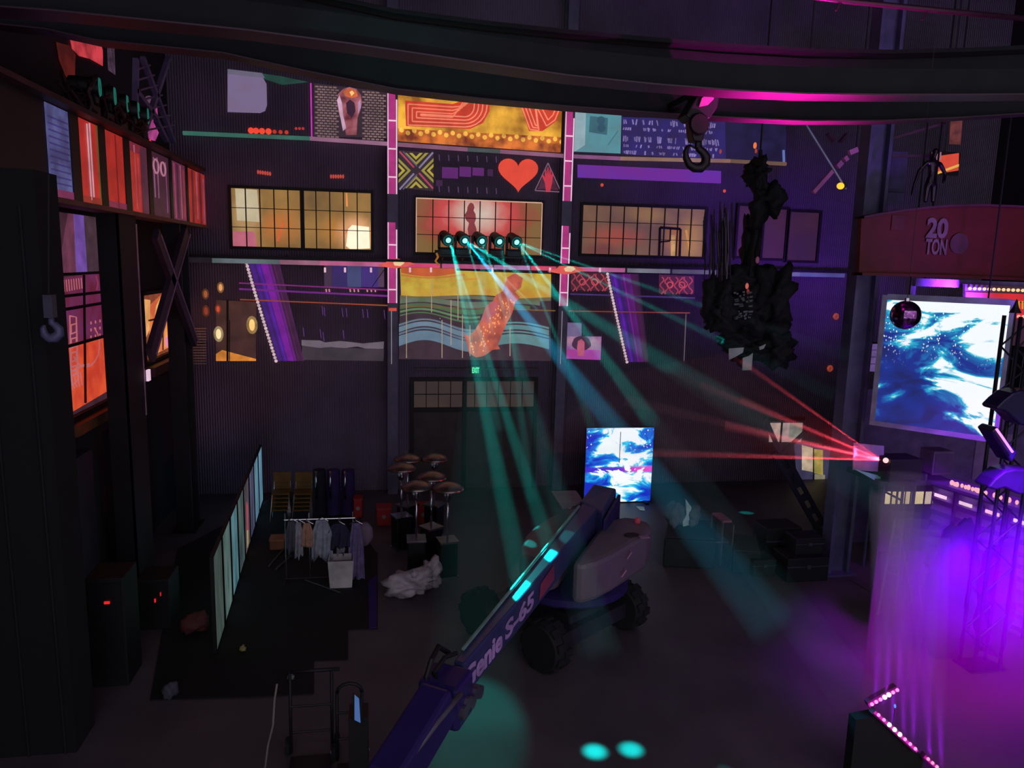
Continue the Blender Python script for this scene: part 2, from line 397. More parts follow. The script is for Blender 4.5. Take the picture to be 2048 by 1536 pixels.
for row, (yy, hh) in enumerate(((243,13),(257,8),(277,14),(291,7),(304,8))):
    mb = MB(); x = 1248.0
    while x < 1436:
        if random.random() < .86:
            a = random.uniform(-2.5, 2.5); h_ = hh*random.uniform(.5, 1)
            y_ = yy+(x-1244)*.045
            t_ = wline([(x, y_-h_/2), (x+a, y_+h_/2)], random.uniform(1.6, 3.2), .035); mb.add(t_.v, t_.f)
        x += random.uniform(3.0, 5.0) if random.random() < .85 else 14
    pp(r, 'writing_row', mb, glow((118,104,158), var=.4, scale=3)); r.children[-1]['kind'] = 'stuff'
pp(r, 'edge_glint', wline([(1567,300),(1568,326)], 5, .03), glow((90,110,170)))
o = obj('projected_purple_bar', wpoly([(1155,329),(1442,342),(1442,367),(1155,355)]), glow((128,40,150), rib=RB, var=.15, scale=.6, rgb2=(88,40,165)))
tag(o, 'long purple bar of light above the right window', 'projection')
for i, (x, y, l) in enumerate(((1204,370,'tiny red point of light under the left end of the purple bar'), (1449,382,'tiny red point of light past the right end of the purple bar'))):
    o = obj('projected_red_point', MB().sphere(W(x, y, .03), .045, 8, 6, (1, .2, 1)), glow((200,70,50))); tag(o, l, 'projection')

# ---- long pipes on the wall
def wall_bar(name, x0, y0, x1, y1, off, r, m):
    a, b = W(x0, y0, off), W(x1, y1, off); return MB().tube([a, b], r, 8)
r = thing('wall_pipe', 'upper long pipe crossing the whole back wall, teal at its left end', 'pipe', W(965, 298, .12))
cols = [(366,266,620,277,(58,104,92)),(620,277,795,289,(150,104,132)),(795,289,935,299,(140,92,120)),(935,299,1000,303,(74,84,86)),(1000,303,1130,312,(140,92,120)),(1130,312,1240,317,(136,84,128)),(1240,317,1460,322,(146,110,98)),(1460,322,1572,328,(110,84,70))]
for c in cols: obj('pipe_length', wall_bar('', *c[:4], .1, .05, None), glow(c[4], .85, var=.2, scale=1), r, smooth=True)  # projected light painted as glow along the pipe lengths
r = thing('wall_ledge', 'long narrow ledge beam crossing the back wall under the windows', 'ledge', W(1000, 545, .5))
a, b = at(362, 516, D-.35), at(1704, 556, D-.35)
zA = lambda x: a.z + (b.z-a.z)*(x-a.x)/(b.x-a.x)
obj('beam', MB().bx(XL, D-.5, zA(2)-.06, 13.2, D-.08, zA(2)+.07), STEELP, r)
obj('walkway', MB().bx(XL, D-.6, zA(2)+.075, 13.2, D-.08, zA(2)+.14), STEEL, r)
def facestrip(px0, px1, c, h=.055, dz=0.0, s=1.0, nm='light_strip'):
    A, B = at(px0, 540, D-.52), at(px1, 540, D-.52)
    return obj(nm, MB().bx(A.x, D-.53, zA(2)-h+dz, B.x, D-.505, zA(2)+h+dz), glow(c, s, var=.25, scale=1.5), r)
for c in [(425,560,(84,96,100)),(560,640,(140,90,110)),(640,776,(176,88,128)),(795,880,(190,60,100)),(884,985,(176,70,120)),(988,1060,(160,110,160)),(1062,1112,(186,60,90)),(1142,1250,(176,90,140)),(1255,1340,(112,112,124)),(1345,1500,(74,72,84)),(1520,1600,(92,88,140)),(1600,1690,(70,70,130))]: facestrip(*c)  # projected light painted as glowing strips and marks along the ledge
for x in (862, 1200, 1150, 820, 742, 650, 690, 985, 1100):
    obj('glowing_mark', MB().box(at(x, 540, D-.54)*1, (.05, .02, .12)), glow((225,180,200)), r)
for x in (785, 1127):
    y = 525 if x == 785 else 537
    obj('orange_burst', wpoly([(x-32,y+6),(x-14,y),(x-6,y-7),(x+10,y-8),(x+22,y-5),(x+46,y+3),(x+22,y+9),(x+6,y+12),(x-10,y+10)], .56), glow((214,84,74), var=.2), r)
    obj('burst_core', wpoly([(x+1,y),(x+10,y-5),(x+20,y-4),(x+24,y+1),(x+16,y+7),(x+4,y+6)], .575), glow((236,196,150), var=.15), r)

# ---- wall columns, projected light on them painted as glowing strips
for i, (px, l) in enumerate(((785, 'steel wall column with pink and white strips of projected light left of the orange sign'), (1134, 'steel wall column with pink and white strips of projected light right of the orange sign'))):
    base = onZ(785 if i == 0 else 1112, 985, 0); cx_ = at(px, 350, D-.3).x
    r = thing('projection_column', l, 'column', (cx_, D-.25, 0))
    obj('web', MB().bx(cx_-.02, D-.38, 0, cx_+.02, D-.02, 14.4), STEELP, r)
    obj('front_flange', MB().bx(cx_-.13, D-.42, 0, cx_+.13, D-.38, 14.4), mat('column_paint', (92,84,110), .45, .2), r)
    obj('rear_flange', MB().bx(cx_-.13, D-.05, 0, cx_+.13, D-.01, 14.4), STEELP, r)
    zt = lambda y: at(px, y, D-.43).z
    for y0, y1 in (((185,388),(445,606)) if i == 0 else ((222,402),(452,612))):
        obj('projected_field', MB().bx(cx_-.085, D-.432, zt(y1), cx_+.07, D-.422, zt(y0)), glow((168,42,116), var=.2), r)
        obj('projected_strip', MB().tube([(cx_-.11, D-.44, zt(y1)), (cx_-.11, D-.44, zt(y0))], .016, 6), glow((226,170,206)), r)
        obj('projected_strip', MB().tube([(cx_+.10, D-.44, zt(y1)), (cx_+.10, D-.44, zt(y0+14))], .016, 6), glow((236,196,220)), r)
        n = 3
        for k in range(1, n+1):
            yk = y0+(y1-y0)*k/(n+.6); obj('projected_cross_strip', MB().tube([(cx_-.1, D-.445, zt(yk)), (cx_+.1, D-.445, zt(yk))], .018, 6), glow((240,200,222)), r)
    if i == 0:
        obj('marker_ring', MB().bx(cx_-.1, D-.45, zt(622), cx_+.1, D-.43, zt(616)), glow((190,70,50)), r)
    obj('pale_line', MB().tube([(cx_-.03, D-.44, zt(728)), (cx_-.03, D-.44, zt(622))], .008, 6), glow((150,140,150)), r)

# ---- windows of the back wall
def pane_mat(kind):
    m = bpy.data.materials.new('amber_glass'); t = nt(m)
    g = N(t, 'ShaderNodeNewGeometry'); no = N(t, 'ShaderNodeTexNoise', i_Scale=.9, i_Detail=4.0); t.links.new(g.outputs['Position'], no.inputs['Vector'])
    st = {'amber': [(.3, lin((104,76,42))), (.5, lin((146,104,48))), (.7, lin((176,128,62)))],
          'brown': [(.3, lin((88,58,50))), (.48, lin((116,76,54))), (.7, lin((132,96,52)))],
          'dim': [(.3, lin((44,32,32))), (.7, lin((60,44,32)))],
          'deep': [(.3, lin((36,18,26))), (.7, lin((58,28,22)))]}[kind]
    r_ = ramp(t, st); t.links.new(no.outputs['Fac'], r_.inputs[0]); emis_out(t, r_.outputs[0], 1.0)
    return m
def blob_mat(stops, blobs, scale=.9, rib=.12):
    m = bpy.data.materials.new('projected_soft_light'); t = nt(m)
    g = N(t, 'ShaderNodeNewGeometry'); no = N(t, 'ShaderNodeTexNoise', i_Scale=scale, i_Detail=4.0); t.links.new(g.outputs['Position'], no.inputs['Vector'])
    r_ = ramp(t, [(p, lin(c)) for p, c in stops]); t.links.new(no.outputs['Fac'], r_.inputs[0]); last = r_.outputs[0]
    no2 = N(t, 'ShaderNodeTexNoise', i_Scale=2.4, i_Detail=3.0); t.links.new(g.outputs['Position'], no2.inputs['Vector'])
    for px, py, rx, ry, c, edge in blobs:
        C_ = W(px, py); ax, az = rx/73.0, ry/73.0
        mp = N(t, 'ShaderNodeMapping'); mp.inputs['Scale'].default_value = (1/ax, .001, 1/az); mp.inputs['Location'].default_value = (-C_.x/ax, 0, -C_.z/az)
        t.links.new(g.outputs['Position'], mp.inputs[0]); ln = N(t, 'ShaderNodeVectorMath', operation='LENGTH'); t.links.new(mp.outputs[0], ln.inputs[0])
        ad = N(t, 'ShaderNodeMath', operation='MULTIPLY_ADD'); ad.inputs[1].default_value = .5; t.links.new(no2.outputs['Fac'], ad.inputs[0]); t.links.new(ln.outputs['Value'], ad.inputs[2])
        mr = N(t, 'ShaderNodeMapRange', interpolation_type='SMOOTHSTEP'); mr.inputs[1].default_value = 1.25; mr.inputs[2].default_value = 1.25-edge; mr.inputs[3].default_value = 0; mr.inputs[4].default_value = 1
        t.links.new(ad.outputs[0], mr.inputs[0]); mx = N(t, 'ShaderNodeMix', data_type='RGBA'); t.links.new(mr.outputs[0], mx.inputs[0]); t.links.new(last, mx.inputs[6]); mx.inputs[7].default_value = lin(c); last = mx.outputs[2]
    emis_out(t, ribmul(t, last, rib), 1.0); return m
FRM = mat('window_bar_steel', (26, 20, 22), .6, .2)
nwin = 0
def window(x0, y0, x1, y1, cols, rows, pm, label, heavy=(), rim=None):
    global nwin; nwin += 1
    a = W(x0, y0, .03); b = W(x0, y1, .03); c = W(x1, y1, .03); X0, X1, Z0, Z1 = a.x, c.x, b.z, a.z
    r = sthing('window_%d' % nwin, label, ((X0+X1)/2, D-.02, Z0))
    obj('glass', MB().bx(X0, D-.03, Z0, X1, D-.02, Z1), pm, r)
    mb = MB(); f = .07
    mb.bx(X0-f, D-.09, Z0-f, X1+f, D-.02, Z0).bx(X0-f, D-.09, Z1, X1+f, D-.02, Z1+f).bx(X0-f, D-.09, Z0, X0, D-.02, Z1).bx(X1, D-.09, Z0, X1+f, D-.02, Z1)
    obj('window_frame', mb, FRM, r); mb = MB()
    for k in range(1, cols):
        x = X0+(X1-X0)*k/cols; h = .05 if k in heavy else .012; mb.bx(x-h, D-.075, Z0, x+h, D-.031, Z1)
    for k in range(1, rows):
        z = Z0+(Z1-Z0)*k/rows; mb.bx(X0, D-.07, z-.008, X1, D-.031, z+.008)
    obj('glazing_bars', mb, FRM, r)
    if rim: obj('lit_rim', MB().bx(X0-.03, D-.1, Z1-.01, X1, D-.092, Z1+.02).bx(X0-.03, D-.1, Z0, X0-.005, D-.092, Z1).bx(X1-.005, D-.1, Z0, X1+.02, D-.092, Z1), glow(rim), r)
    return r, (X0, X1, Z0, Z1)
w1, B1 = window(462, 376, 742, 492, 10, 3, blob_mat([(.3,(110,84,48)),(.5,(142,106,56)),(.7,(164,122,66))],
    [(560,452,52,44,(188,112,52),.9),(668,460,36,40,(180,120,54),.9),(494,430,34,70,(176,140,92),.6),(712,470,44,44,(236,170,120),.7),(478,486,40,26,(186,110,100),.7)]), 'wide amber lit window high on the left of the back wall', heavy=(5,))
obj('cream_patch', wpoly([(470,377),(514,380),(519,444),(474,441)], .034), glow((206,190,156), rib=RB, var=.08), w1, label='pale cream patch of light')
obj('pink_patch', wpoly([(466,463),(506,463),(511,470),(512,497),(466,495)], .034), glow((196,104,124), rib=RB), w1, label='pink patch of light')
obj('white_patch', wpoly([(692,492),(696,458),(704,450),(738,454),(740,497),(700,498)], .034), glow((255,238,206), 1.1, var=.05), w1, label='glaring white patch of light')
obj('white_patch_edge', wpoly([(686,492),(691,462),(704,448),(690,470)], .0335), glow((226,120,84)), w1)
obj('orange_streak', wline([(693,386),(694,413)], 3, .036), glow((226,140,70)), w1)  # orange streaks drawn over the glass
obj('orange_streak', wline([(566,445),(555,482)], 4, .036), glow((206,96,52)), w1)
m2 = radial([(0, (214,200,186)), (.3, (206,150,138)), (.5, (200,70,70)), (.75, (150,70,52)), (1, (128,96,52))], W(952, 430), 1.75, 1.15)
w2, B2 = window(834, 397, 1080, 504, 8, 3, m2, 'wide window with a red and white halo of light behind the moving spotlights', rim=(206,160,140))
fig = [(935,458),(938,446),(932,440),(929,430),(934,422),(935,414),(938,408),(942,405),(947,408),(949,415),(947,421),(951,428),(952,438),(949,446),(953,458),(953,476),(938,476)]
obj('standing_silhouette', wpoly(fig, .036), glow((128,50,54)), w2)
w3, B3 = window(1166, 410, 1404, 507, 9, 3, blob_mat([(.3,(92,66,60)),(.5,(112,80,64)),(.7,(128,94,60))],
    [(1230,474,80,30,(150,72,58),.9),(1380,485,40,70,(160,118,52),.9),(1300,430,60,24,(136,100,64),.8),(1350,480,30,40,(150,96,62),.8),(1200,500,44,20,(110,60,58),.8)]), 'wide brown lit window on the right of the back wall')
obj('small_door_shape', wline([(1318,512),(1320,455),(1361,458),(1359,516)], 5, .09), FRM, w3)
obj('small_door_shape', wline([(1341,456),(1340,482),(1320,484)], 3, .09), FRM, w3)
obj('yellow_streak', wline([(1372,460),(1380,505)], 4, .036), glow((190,130,60)), w3)
obj('yellow_streak', wline([(1346,470),(1346,514)], 9, .036), glow((180,140,84), var=.3), w3)
# shaded panes further right
for i, (x0, x1) in enumerate(((1478,1508),(1530,1566),(1580,1630))):
    window(x0, 412+i*6, x1, 512+i*4, 1, 1, pane_mat('deep'), 'narrow dim red brown window, ' + ('first','second','third')[i] + ' from the left beyond the hanging bundle')

# ---- big mural under the ledge
r = proj_thing('projected_wave_mural', 'large mural of yellow, green and blue grey waves with a red sequined figure', 950, 722)
pp(r, 'ground', wpoly([(800,538),(1102,548),(1102,722),(798,718)], .018), glow((58,38,50), rib=RB, var=.2))
def wave(y0, y1, amp, col, off, x0=800, x1=1102, ph=0.0, per=190, col2=None, var=.12):
    top = []; bot = []
    n = 24
    for k in range(n+1):
        x = x0+(x1-x0)*k/n; s_ = sin((x-800)/per*2*pi+ph)
        top.append((x, y0+amp[0]*s_+(x-800)*.02)); bot.append((x, y1+amp[1]*s_+(x-800)*.02))
    mb = MB(); P = [[W(x, y, off) for x, y in top], [W(x, y, off) for x, y in bot]]
    for L in range(1): mb.grid(P); mb.grid([[q+Vector((0,.006,0)) for q in R] for R in P])
    return pp(r, 'wave_band', mb, glow(col, rib=.25, var=var, rgb2=col2))
pp(r, 'yellow_field', wpoly([(800,537),(1102,548),(1102,586),(802,583)], .022), glow((190,152,48), rib=.2, var=.12, rgb2=(198,170,56)))
wave(533, 545, (0, 7), (200,92,44), .028, 802, 912, 0, 220)
wave(548, 551, (5, 5), (206,120,44), .03, 802, 930, 0, 220); wave(558, 560, (5, 4), (214,140,44), .03, 802, 960, 0, 220)
wave(574, 590, (1, 3), (208,150,44), .026, 802, 1102, .6, 240, (196,168,60))
wave(590, 597, (2, 2), (110,100,70), .03, 800, 1102, .3)
wave(598, 608, (3, 5), (92,110,76), .032, 800, 1080, 3.3, 200, (104,110,100))
wave(611, 620, (6, 7), (78,100,66), .03, 800, 1060, 3.3, 190); wave(623, 627, (8, 8), (96,132,86), .034, 800, 960, 3.3, 190); wave(631, 634, (8, 9), (80,110,74), .034, 800, 960, 3.3, 190)
for k, (y0, y1, c) in enumerate(((646,650,(98,118,136)),(652,662,(104,128,146)),(664,668,(92,112,132)),(670,690,(100,124,144)))):
    wave(y0, y1, (10, 11), c, .032, 798, 950, 3.0, 185); wave(y0+1, y1+1, (8, 9), (96,136,140), .034, 985, 1098, 4.6, 230)
pp(r, 'figure', wpoly([(1012,556),(1030,546),(1046,556),(1042,575),(1030,584),(1040,594),(1030,606),(1024,628),(1014,645),(1004,668),(996,690),(1000,698),(985,700),(968,712),(952,715),(938,706),(934,688),(928,668),(938,672),(950,660),(962,640),(972,612),(986,602),(992,590),(1006,582)], .044), glow((176,76,62), rib=.2, var=.25, rgb2=(196,94,70)))
pp(r, 'pink_shoulder', wpoly([(962,640),(972,612),(986,602),(998,606),(996,624),(976,646)], .05), glow((186,92,98), rib=.2, var=.2))
mb = MB()
for k in range(60):
    t_ = random.random(); x = 1018-70*t_+random.uniform(-14, 14); y = 600+100*t_+random.uniform(-8, 8); mb.sphere(W(x, y, .056), .02, 6, 4, (1, .2, 1.4))
o = pp(r, 'sequins', mb, glow((240,150,90))); o['kind'] = 'stuff'
for x, y0, y1 in ((863,560,625),(884,640,716),(880,636,638),(902,600,690),(925,630,716),(940,650,712),(1020,655,712),(813,590,716),(916,560,640)):
    pp(r, 'white_line', wline([(x, y0), (x, y1)], 1.4, .05), glow((186,164,140), .8))

# ---- left lower part: fan of purple light, bars, lines
def fan(x0, y0, x1, y1, w0, w1, label):
    r = proj_thing('projected_purple_fan', label, (x0+x1)/2+25, y1)
    n = 18
    for k in range(n):
        t0 = k/n; t1 = (k+1)/n; g_ = random.uniform(.55, 1)
        m0 = (96, 24, 176) if t0 < .35 else ((142, 24, 176) if t0 < .7 else (104, 30, 104))
        f_ = (1-t0*.35)*g_
        c = tuple(max(20, int(v*f_)) for v in m0)
        pp(r, 'ray', wpoly([(x0+w0*t0, y0), (x0+w0*t1, y0), (x1+w1*t1, y1), (x1+w1*t0, y1)], .024), glow(c, var=.25, scale=2))
    nb = 30
    for k in range(nb+1):
        t_ = k/nb; bx_ = x0-4+(x1-x0)*t_**1.05; by_ = y0+(y1-y0)*t_
        pp(r, 'bulb', MB().sphere(W(bx_, by_, .05), .042, 8, 5, (1, .3, 1)), glow((206,176,186), .85 if k % 2 else 1.0))
fan(497, 526, 556, 722, 62, 52, 'purple fan of light with a slanting string of white bulbs, left of the wave mural')
fan(1219, 548, 1258, 724, 58, 40, 'purple fan of light with a slanting string of white bulbs, right of the wave mural')
r = proj_thing('projected_blue_bars', 'block of upright violet and blue bars of light under the ledge', 712, 582)
for x0, x1, c in ((648,664,(66,44,70)),(664,694,(52,34,100)),(694,722,(66,72,118)),(722,756,(64,42,120)),(756,768,(84,56,84))): pp(r, 'bar', wrect(x0, 529, x1, 574, .02), glow(c, rib=RB))
for x in (652,658,700,708,716,734,742,750): pp(r, 'pale_tick', wline([(x,578),(x+1,584)], 2.5, .03), glow((196,130,140)))
pp(r, 'slanting_wire', wline([(768,540),(744,574)], 1.2, .035), FRM)
for nm, pts, c, w_, l in (('projected_magenta_line', [(478,566),(775,580)], (120,32,110), 2.5, 'thin purple line of light running under the left half of the ledge, the upper one'),
                     ('projected_magenta_line', [(478,578),(775,592)], (104,30,120), 3.5, 'thin purple line of light running under the left half of the ledge, the lower one'),
                     ('projected_orange_line', [(480,599),(775,611)], (140,62,40), 2.2, 'thin orange line of light left of the wave mural'),
                     ('projected_orange_line', [(802,612),(1128,622)], (110,84,40), 2, 'thin orange line of light across the wave mural'),
                     ('projected_orange_line', [(1136,622),(1380,626)], (122,56,48), 2, 'thin orange line of light right of the wave mural'),
                     ('projected_pale_line', [(1372,628),(1368,722)], (92,80,92), 2, 'thin upright pale line of light near the chained bundle'),
                     ('projected_violet_line', [(1140,588),(1390,596)], (62,40,100), 3, 'thin violet line of light below the red ornaments')):
    o = obj(nm, wline(pts, w_, .036), glow(c, var=.25, scale=1)); tag(o, l, 'projection')
r = proj_thing('projected_grey_banner', 'long grey torn strip of light low on the wall left of the mural', 685, 720)
pp(r, 'pale_strip', wpoly([(603,680),(640,681),(650,685),(680,682),(700,684),(725,687),(768,683),(767,698),(730,697),(715,693),(690,696),(660,694),(640,696),(603,691)], .022), glow((108,96,108), rib=RB, var=.2))
pp(r, 'dark_strip', wpoly([(604,692),(768,699),(767,722),(604,720)], .02), glow((58,48,58), rib=RB, var=.2))
r = proj_thing('projected_hanging_drops', 'faint violet hanging drops of light above the grey strip', 690, 640)
for x, y0 in ((644,612),(648,614),(684,616),(692,616),(725,618),(734,618),(768,620),(606,655),(640,658),(646,664),(686,660)): pp(r, 'drop', wline([(x,y0),(x+2,y0+18)], 1.4, .03), glow((84,46,108)))
# red ornaments
for i, (x0, x1, y0, l) in enumerate(((1143,1216,546,'row of red chain link ornaments of light beside the right steel column'),(1320,1388,552,'row of red chain link ornaments of light near the hanging bundle'))):
    r = proj_thing('projected_red_chains', l, (x0+x1)/2, y0+38)
    pp(r, 'ground', wpoly([(x0-2,y0-3),(x1,y0),(x1,y0+36),(x0-2,y0+34)], .018), glow((72,28,46), rib=RB))
    x = x0+4; k = 0
    while x < x1-2:
        pts = [(x+4*sin(j*1.1+k*2), y0+2+j*3.8) for j in range(10)]
        pp(r, 'chain', wline(pts, 2.2, .03), glow((168,58,74), var=.3)); x += 9.5; k += 1
    for x in ((x0+22, x0+46) if i == 0 else (x0+20, x0+44)):
        pp(r, 'ring', wline([(x+6*cos(a), y0+18+6*sin(a)) for a in [j*pi/5 for j in range(10)]], 2, .035, True), glow((190,70,84)))
# portrait
r = proj_thing('projected_portrait', 'small portrait picture of a person with round dark hair under a lilac square', 1167, 718)
pp(r, 'lilac_square', wpoly([(1131,645),(1163,646),(1163,676),(1130,674)]), glow((112,98,138), rib=RB))
pp(r, 'sky', wpoly([(1129,673),(1203,673),(1202,700),(1129,700)], .022), glow((140,96,160), rib=RB, rgb2=(176,128,150)))
pp(r, 'ground', wpoly([(1129,698),(1202,700),(1201,720),(1128,717)], .024), glow((176,60,150), rib=.25, rgb2=(150,70,170)))
pp(r, 'hair', wpoly([(1163+19*cos(a)*(1+.06*sin(5*a)), 687+15*sin(a)) for a in [j*pi/10 for j in range(20)]], .03), glow((64,36,64)))
pp(r, 'face', wpoly([(1156,682),(1163,678),(1169,684),(1169,700),(1168,712),(1156,712),(1154,696)], .036), glow((176,84,110), var=.2))

# ---- orange lit corner at left
r = proj_thing('projected_amber_corner', 'amber lit picture of a dim room with bright lamps in the left wall corner', 470, 722)
pp(r, 'ground', wpoly([(432,600),(512,604),(512,722),(432,722)], .018), glow((66,38,34), rib=RB, var=.3))
pp(r, 'floor_glow', wpoly([(432,708),(444,700),(466,706),(512,718),(512,722),(432,722)], .022), glow((216,130,48), var=.4, scale=2))
for x, y, h_, c in ((437,668,13,(255,220,160)),(504,650,15,(255,200,120)),(441,575,9,(220,150,90)),(411,588,9,(150,80,44)),(412,622,10,(130,50,30)),(436,618,8,(190,70,40))):
    pp(r, 'halo', MB().sphere(W(x, y, .03), h_*.0155, 12, 8, (.6, .12, 1)), glow(tuple(int(v*.55) for v in c), var=.3, scale=5))
    pp(r, 'lamp_glow', MB().sphere(W(x, y, .05), h_*.010, 12, 8, (.5, .12, 1)), glow(c))
pp(r, 'mullion', wline([(455,600),(455,722)], 3.5, .06), FRM); pp(r, 'mullion', wline([(459,640),(459,722)], 1.5, .06), FRM)
r = thing('louvred_panel', 'stack of pale louvre slats beside the amber corner', 'louvre', at(398, 730, D-.5))
mb = MB()
for k in range(14):
    a = at(397, 657+k*5.4, D-.45); mb.box(a, (.36, .03, .026))
obj('slats', mb, mat('pale_slats', (170,150,140), .6), r)
obj('wall_bracket', MB().bx(at(398,690,D-.45).x-.03, D-.45, at(398,690,D-.45).z, at(398,690,D-.45).x+.03, D-.01, at(398,690,D-.45).z+.05), FRM, r)
obj('frame', MB().bar(at(383,653,D-.45), at(384,735,D-.45), .04, .04).bar(at(374,650,D-.45), at(376,735,D-.45), .06, .03), mat('slat_frame', (120,104,110), .6), r)
mb = MB()
for k in range(12):
    a = at(379, 658+k*6.4, D-.48); mb.box(a, (.16, .02, .03))
obj('rungs', mb, mat('pale_slats', (170,150,140), .6), r)

# ---- door under the mural, exit sign
dm = pane_mat('dim'); a = W(828, 762, .03); c = W(1064, 905, .03)
r = sthing('door_1', 'tall dim glazed sliding door in the middle of the back wall', ((a.x+c.x)/2, D-.02, 0))
Z1 = a.z; X0, X1 = a.x, c.x
obj('glass', MB().bx(X0, D-.03, Z1-.72, X1, D-.02, Z1), dm, r)
obj('door_leaf', MB().bx(X0, D-.04, 0, X1, D-.02, Z1-.72), mat('door_paint', (60,48,50), .6), r)
mb = MB()
for k in range(1, 10): x = X0+(X1-X0)*k/10; mb.bx(x-.01, D-.06, Z1-.72, x+.01, D-.031, Z1)
for z in (Z1-.36,): mb.bx(X0, D-.06, z-.01, X1, D-.031, z+.01)
obj('glazing_bars', mb, FRM, r)
obj('door_frame', MB().bx(X0-.1, D-.1, 0, X0, D-.02, Z1).bx(X1, D-.1, 0, X1+.1, D-.02, Z1).bx(X0-.1, D-.1, Z1, X1+.1, D-.02, Z1+.1).bx((X0+X1)/2-.32, D-.11, 0, (X0+X1)/2-.22, D-.02, Z1).bx(X0, D-.09, Z1-.84, X1, D-.03, Z1-.72), FRM, r)
obj('lintel', MB().bx(X0, D-.12, Z1+.3, X1+.1, D-.02, Z1+.36), mat('lintel_paint', (80,60,76), .6), r)
e = W(951, 740, .1)
r = thing('exit_sign', 'small green lit exit sign above the middle door', 'sign', (e.x, e.y, e.z-.11))
obj('housing', MB().bx(e.x-.135, D-.13, e.z-.11, e.x+.135, D-.02, e.z+.11), mat('sign_housing', (30,50,40), .5), r)
obj('lit_face', MB().bx(e.x-.115, D-.138, e.z-.1, e.x+.115, D-.131, e.z+.1), glow((8,70,40)), r)
obj('lettering', text_mb('EXIT', (e.x-.095, D-.144, e.z-.075), (1,0,0), (0,0,1), .15, .19, .006, .03), glow((90,240,170), 1.2), r)
# ------------------------------------------------------------ steelwork at the left
XG = -4.35
def gx(px, py=300): return onX(px, py, XG).y
def xrect(x, px0, px1, z0, z1, off, th=.01):
    y0, y1 = onX(px0, 400, x).y, onX(px1, 400, x).y
    return MB().bx(x+off, y0, z0, x+off+th, y1, z1)
r = thing('crane_rail_girder', 'long stiffened steel girder along the left wall carrying red pictures of light', 'girder', (XG-.1, 14, 6.75))
GZ0, GZ1 = 6.9, 8.15
obj('web', MB().bx(XG-.12, 6.5, GZ0, XG-.08, D-.65, GZ1), STEEL, r)
obj('top_flange', MB().bx(XG-.3, 6.5, GZ1, XG+.12, D-.65, GZ1+.07), mat('rust_steel', (74,36,40), .6, .2), r)
obj('bottom_flange', MB().bx(XG-.3, 6.5, GZ0-.07, XG+.12, D-.65, GZ0), mat('worn_flange', (120,72,66), .6, .2), r)
for p0, p1 in ((150,167),(205,218),(254,265),(300,308),(342,347),(374,378)):
    y0, y1 = gx(p0), gx(p1); obj('stiffener', MB().bx(XG-.08, y0, GZ0, XG-.045, y1, GZ1), BLACK, r)
# pictures on the girder bays
def bay(name, label, p0, p1, base, lines=(), rib=.2, base2=None):
    y0, y1 = gx(p0), gx(p1)
    b = thing(name, label, 'projection', (XG-.05, (y0+y1)/2, GZ0+.02), 'pictures of light on the left girder')
    obj('ground', MB().bx(XG-.075, y0, GZ0+.02, XG-.065, y1, GZ1-.02), glow(base, rib=rib, rgb2=base2, var=.2, axis='Y'), b)
    for k, (t0, wd, za, zb, c) in enumerate(lines):
        yy = y0+(y1-y0)*t0; obj('stripe', MB().bx(XG-.06, yy, GZ0+(GZ1-GZ0)*za, XG-.052, yy+(y1-y0)*wd, GZ0+(GZ1-GZ0)*zb), glow(c, var=.2), b)
    return b
b = bay('projected_blue_picture', 'blue violet picture of light with fine rows of writing, nearest bay of the left girder', 107, 150, (64,64,110), (), .15, (82,86,134))
y0, y1 = gx(107), gx(150)
for k in range(11): obj('writing_line', MB().bx(XG-.06, y0+.04, GZ0+.2+k*.085, XG-.052, y1-.05, GZ0+.222+k*.085), glow((52,46,104), var=.3), b)
obj('pink_foot', MB().bx(XG-.06, y0, GZ0+.02, XG-.052, y1, GZ0+.13), glow((120,44,84), rib=.3), b)
bay('projected_red_picture', 'red picture of light with two white upright lines, second bay of the left girder', 168, 205, (176,40,34), [(.42,.05,.06,.95,(190,150,160)), (.56,.05,.1,.97,(190,150,160)), (0,1,.02,.1,(130,40,30)), (.92,.07,.02,.98,(96,70,30))])
bay('projected_red_picture', 'plain deep red picture of light, third bay of the left girder', 218, 254, (166,38,30), [(.55,.03,.03,.97,(96,20,20)), (0,1,.02,.1,(110,36,60))])
bay('projected_red_picture', 'red and pink striped picture of light, fourth bay of the left girder', 265, 300, (120,34,50), [(0,.55,.03,.85,(156,40,34)), (.25,.05,.06,.95,(170,90,110)), (.42,.04,.1,.8,(150,80,110)), (.6,.35,.03,.97,(72,34,52))])
b = bay('projected_ring_picture', 'dark purple picture of light with pink hanging rings, fifth bay of the left girder', 308, 342, (58,24,44), [(.1,.04,.3,.9,(130,80,110)), (.3,.04,.3,.92,(130,80,110)), (.78,.04,.1,.9,(110,60,90))])
y0, y1 = gx(308), gx(342)
for t0 in (.22, .62):
    yc = y0+(y1-y0)*t0; obj('ring', MB().tube([(XG-.05, yc+.16*cos(a), GZ1-.28+.13*sin(a)) for a in [j*pi/8 for j in range(17)]], .018, 6), glow((170,110,130)), b)
bay('projected_pink_picture', 'mauve striped picture of light, sixth bay of the left girder', 347, 374, (96,40,66), [(.15,.06,.05,.95,(140,60,90)), (.35,.1,.05,.95,(62,24,44)), (.6,.05,.05,.95,(150,76,96)), (.8,.08,.05,.9,(130,44,50))])
bay('projected_red_picture', 'red picture of light with dark upright stripes, farthest bay of the left girder', 378, 413, (150,38,34), [(.2,.08,.03,.97,(84,24,28)), (.45,.06,.1,.97,(150,70,80)), (.62,.1,.03,.97,(90,26,30)), (.85,.05,.05,.9,(120,64,90))])
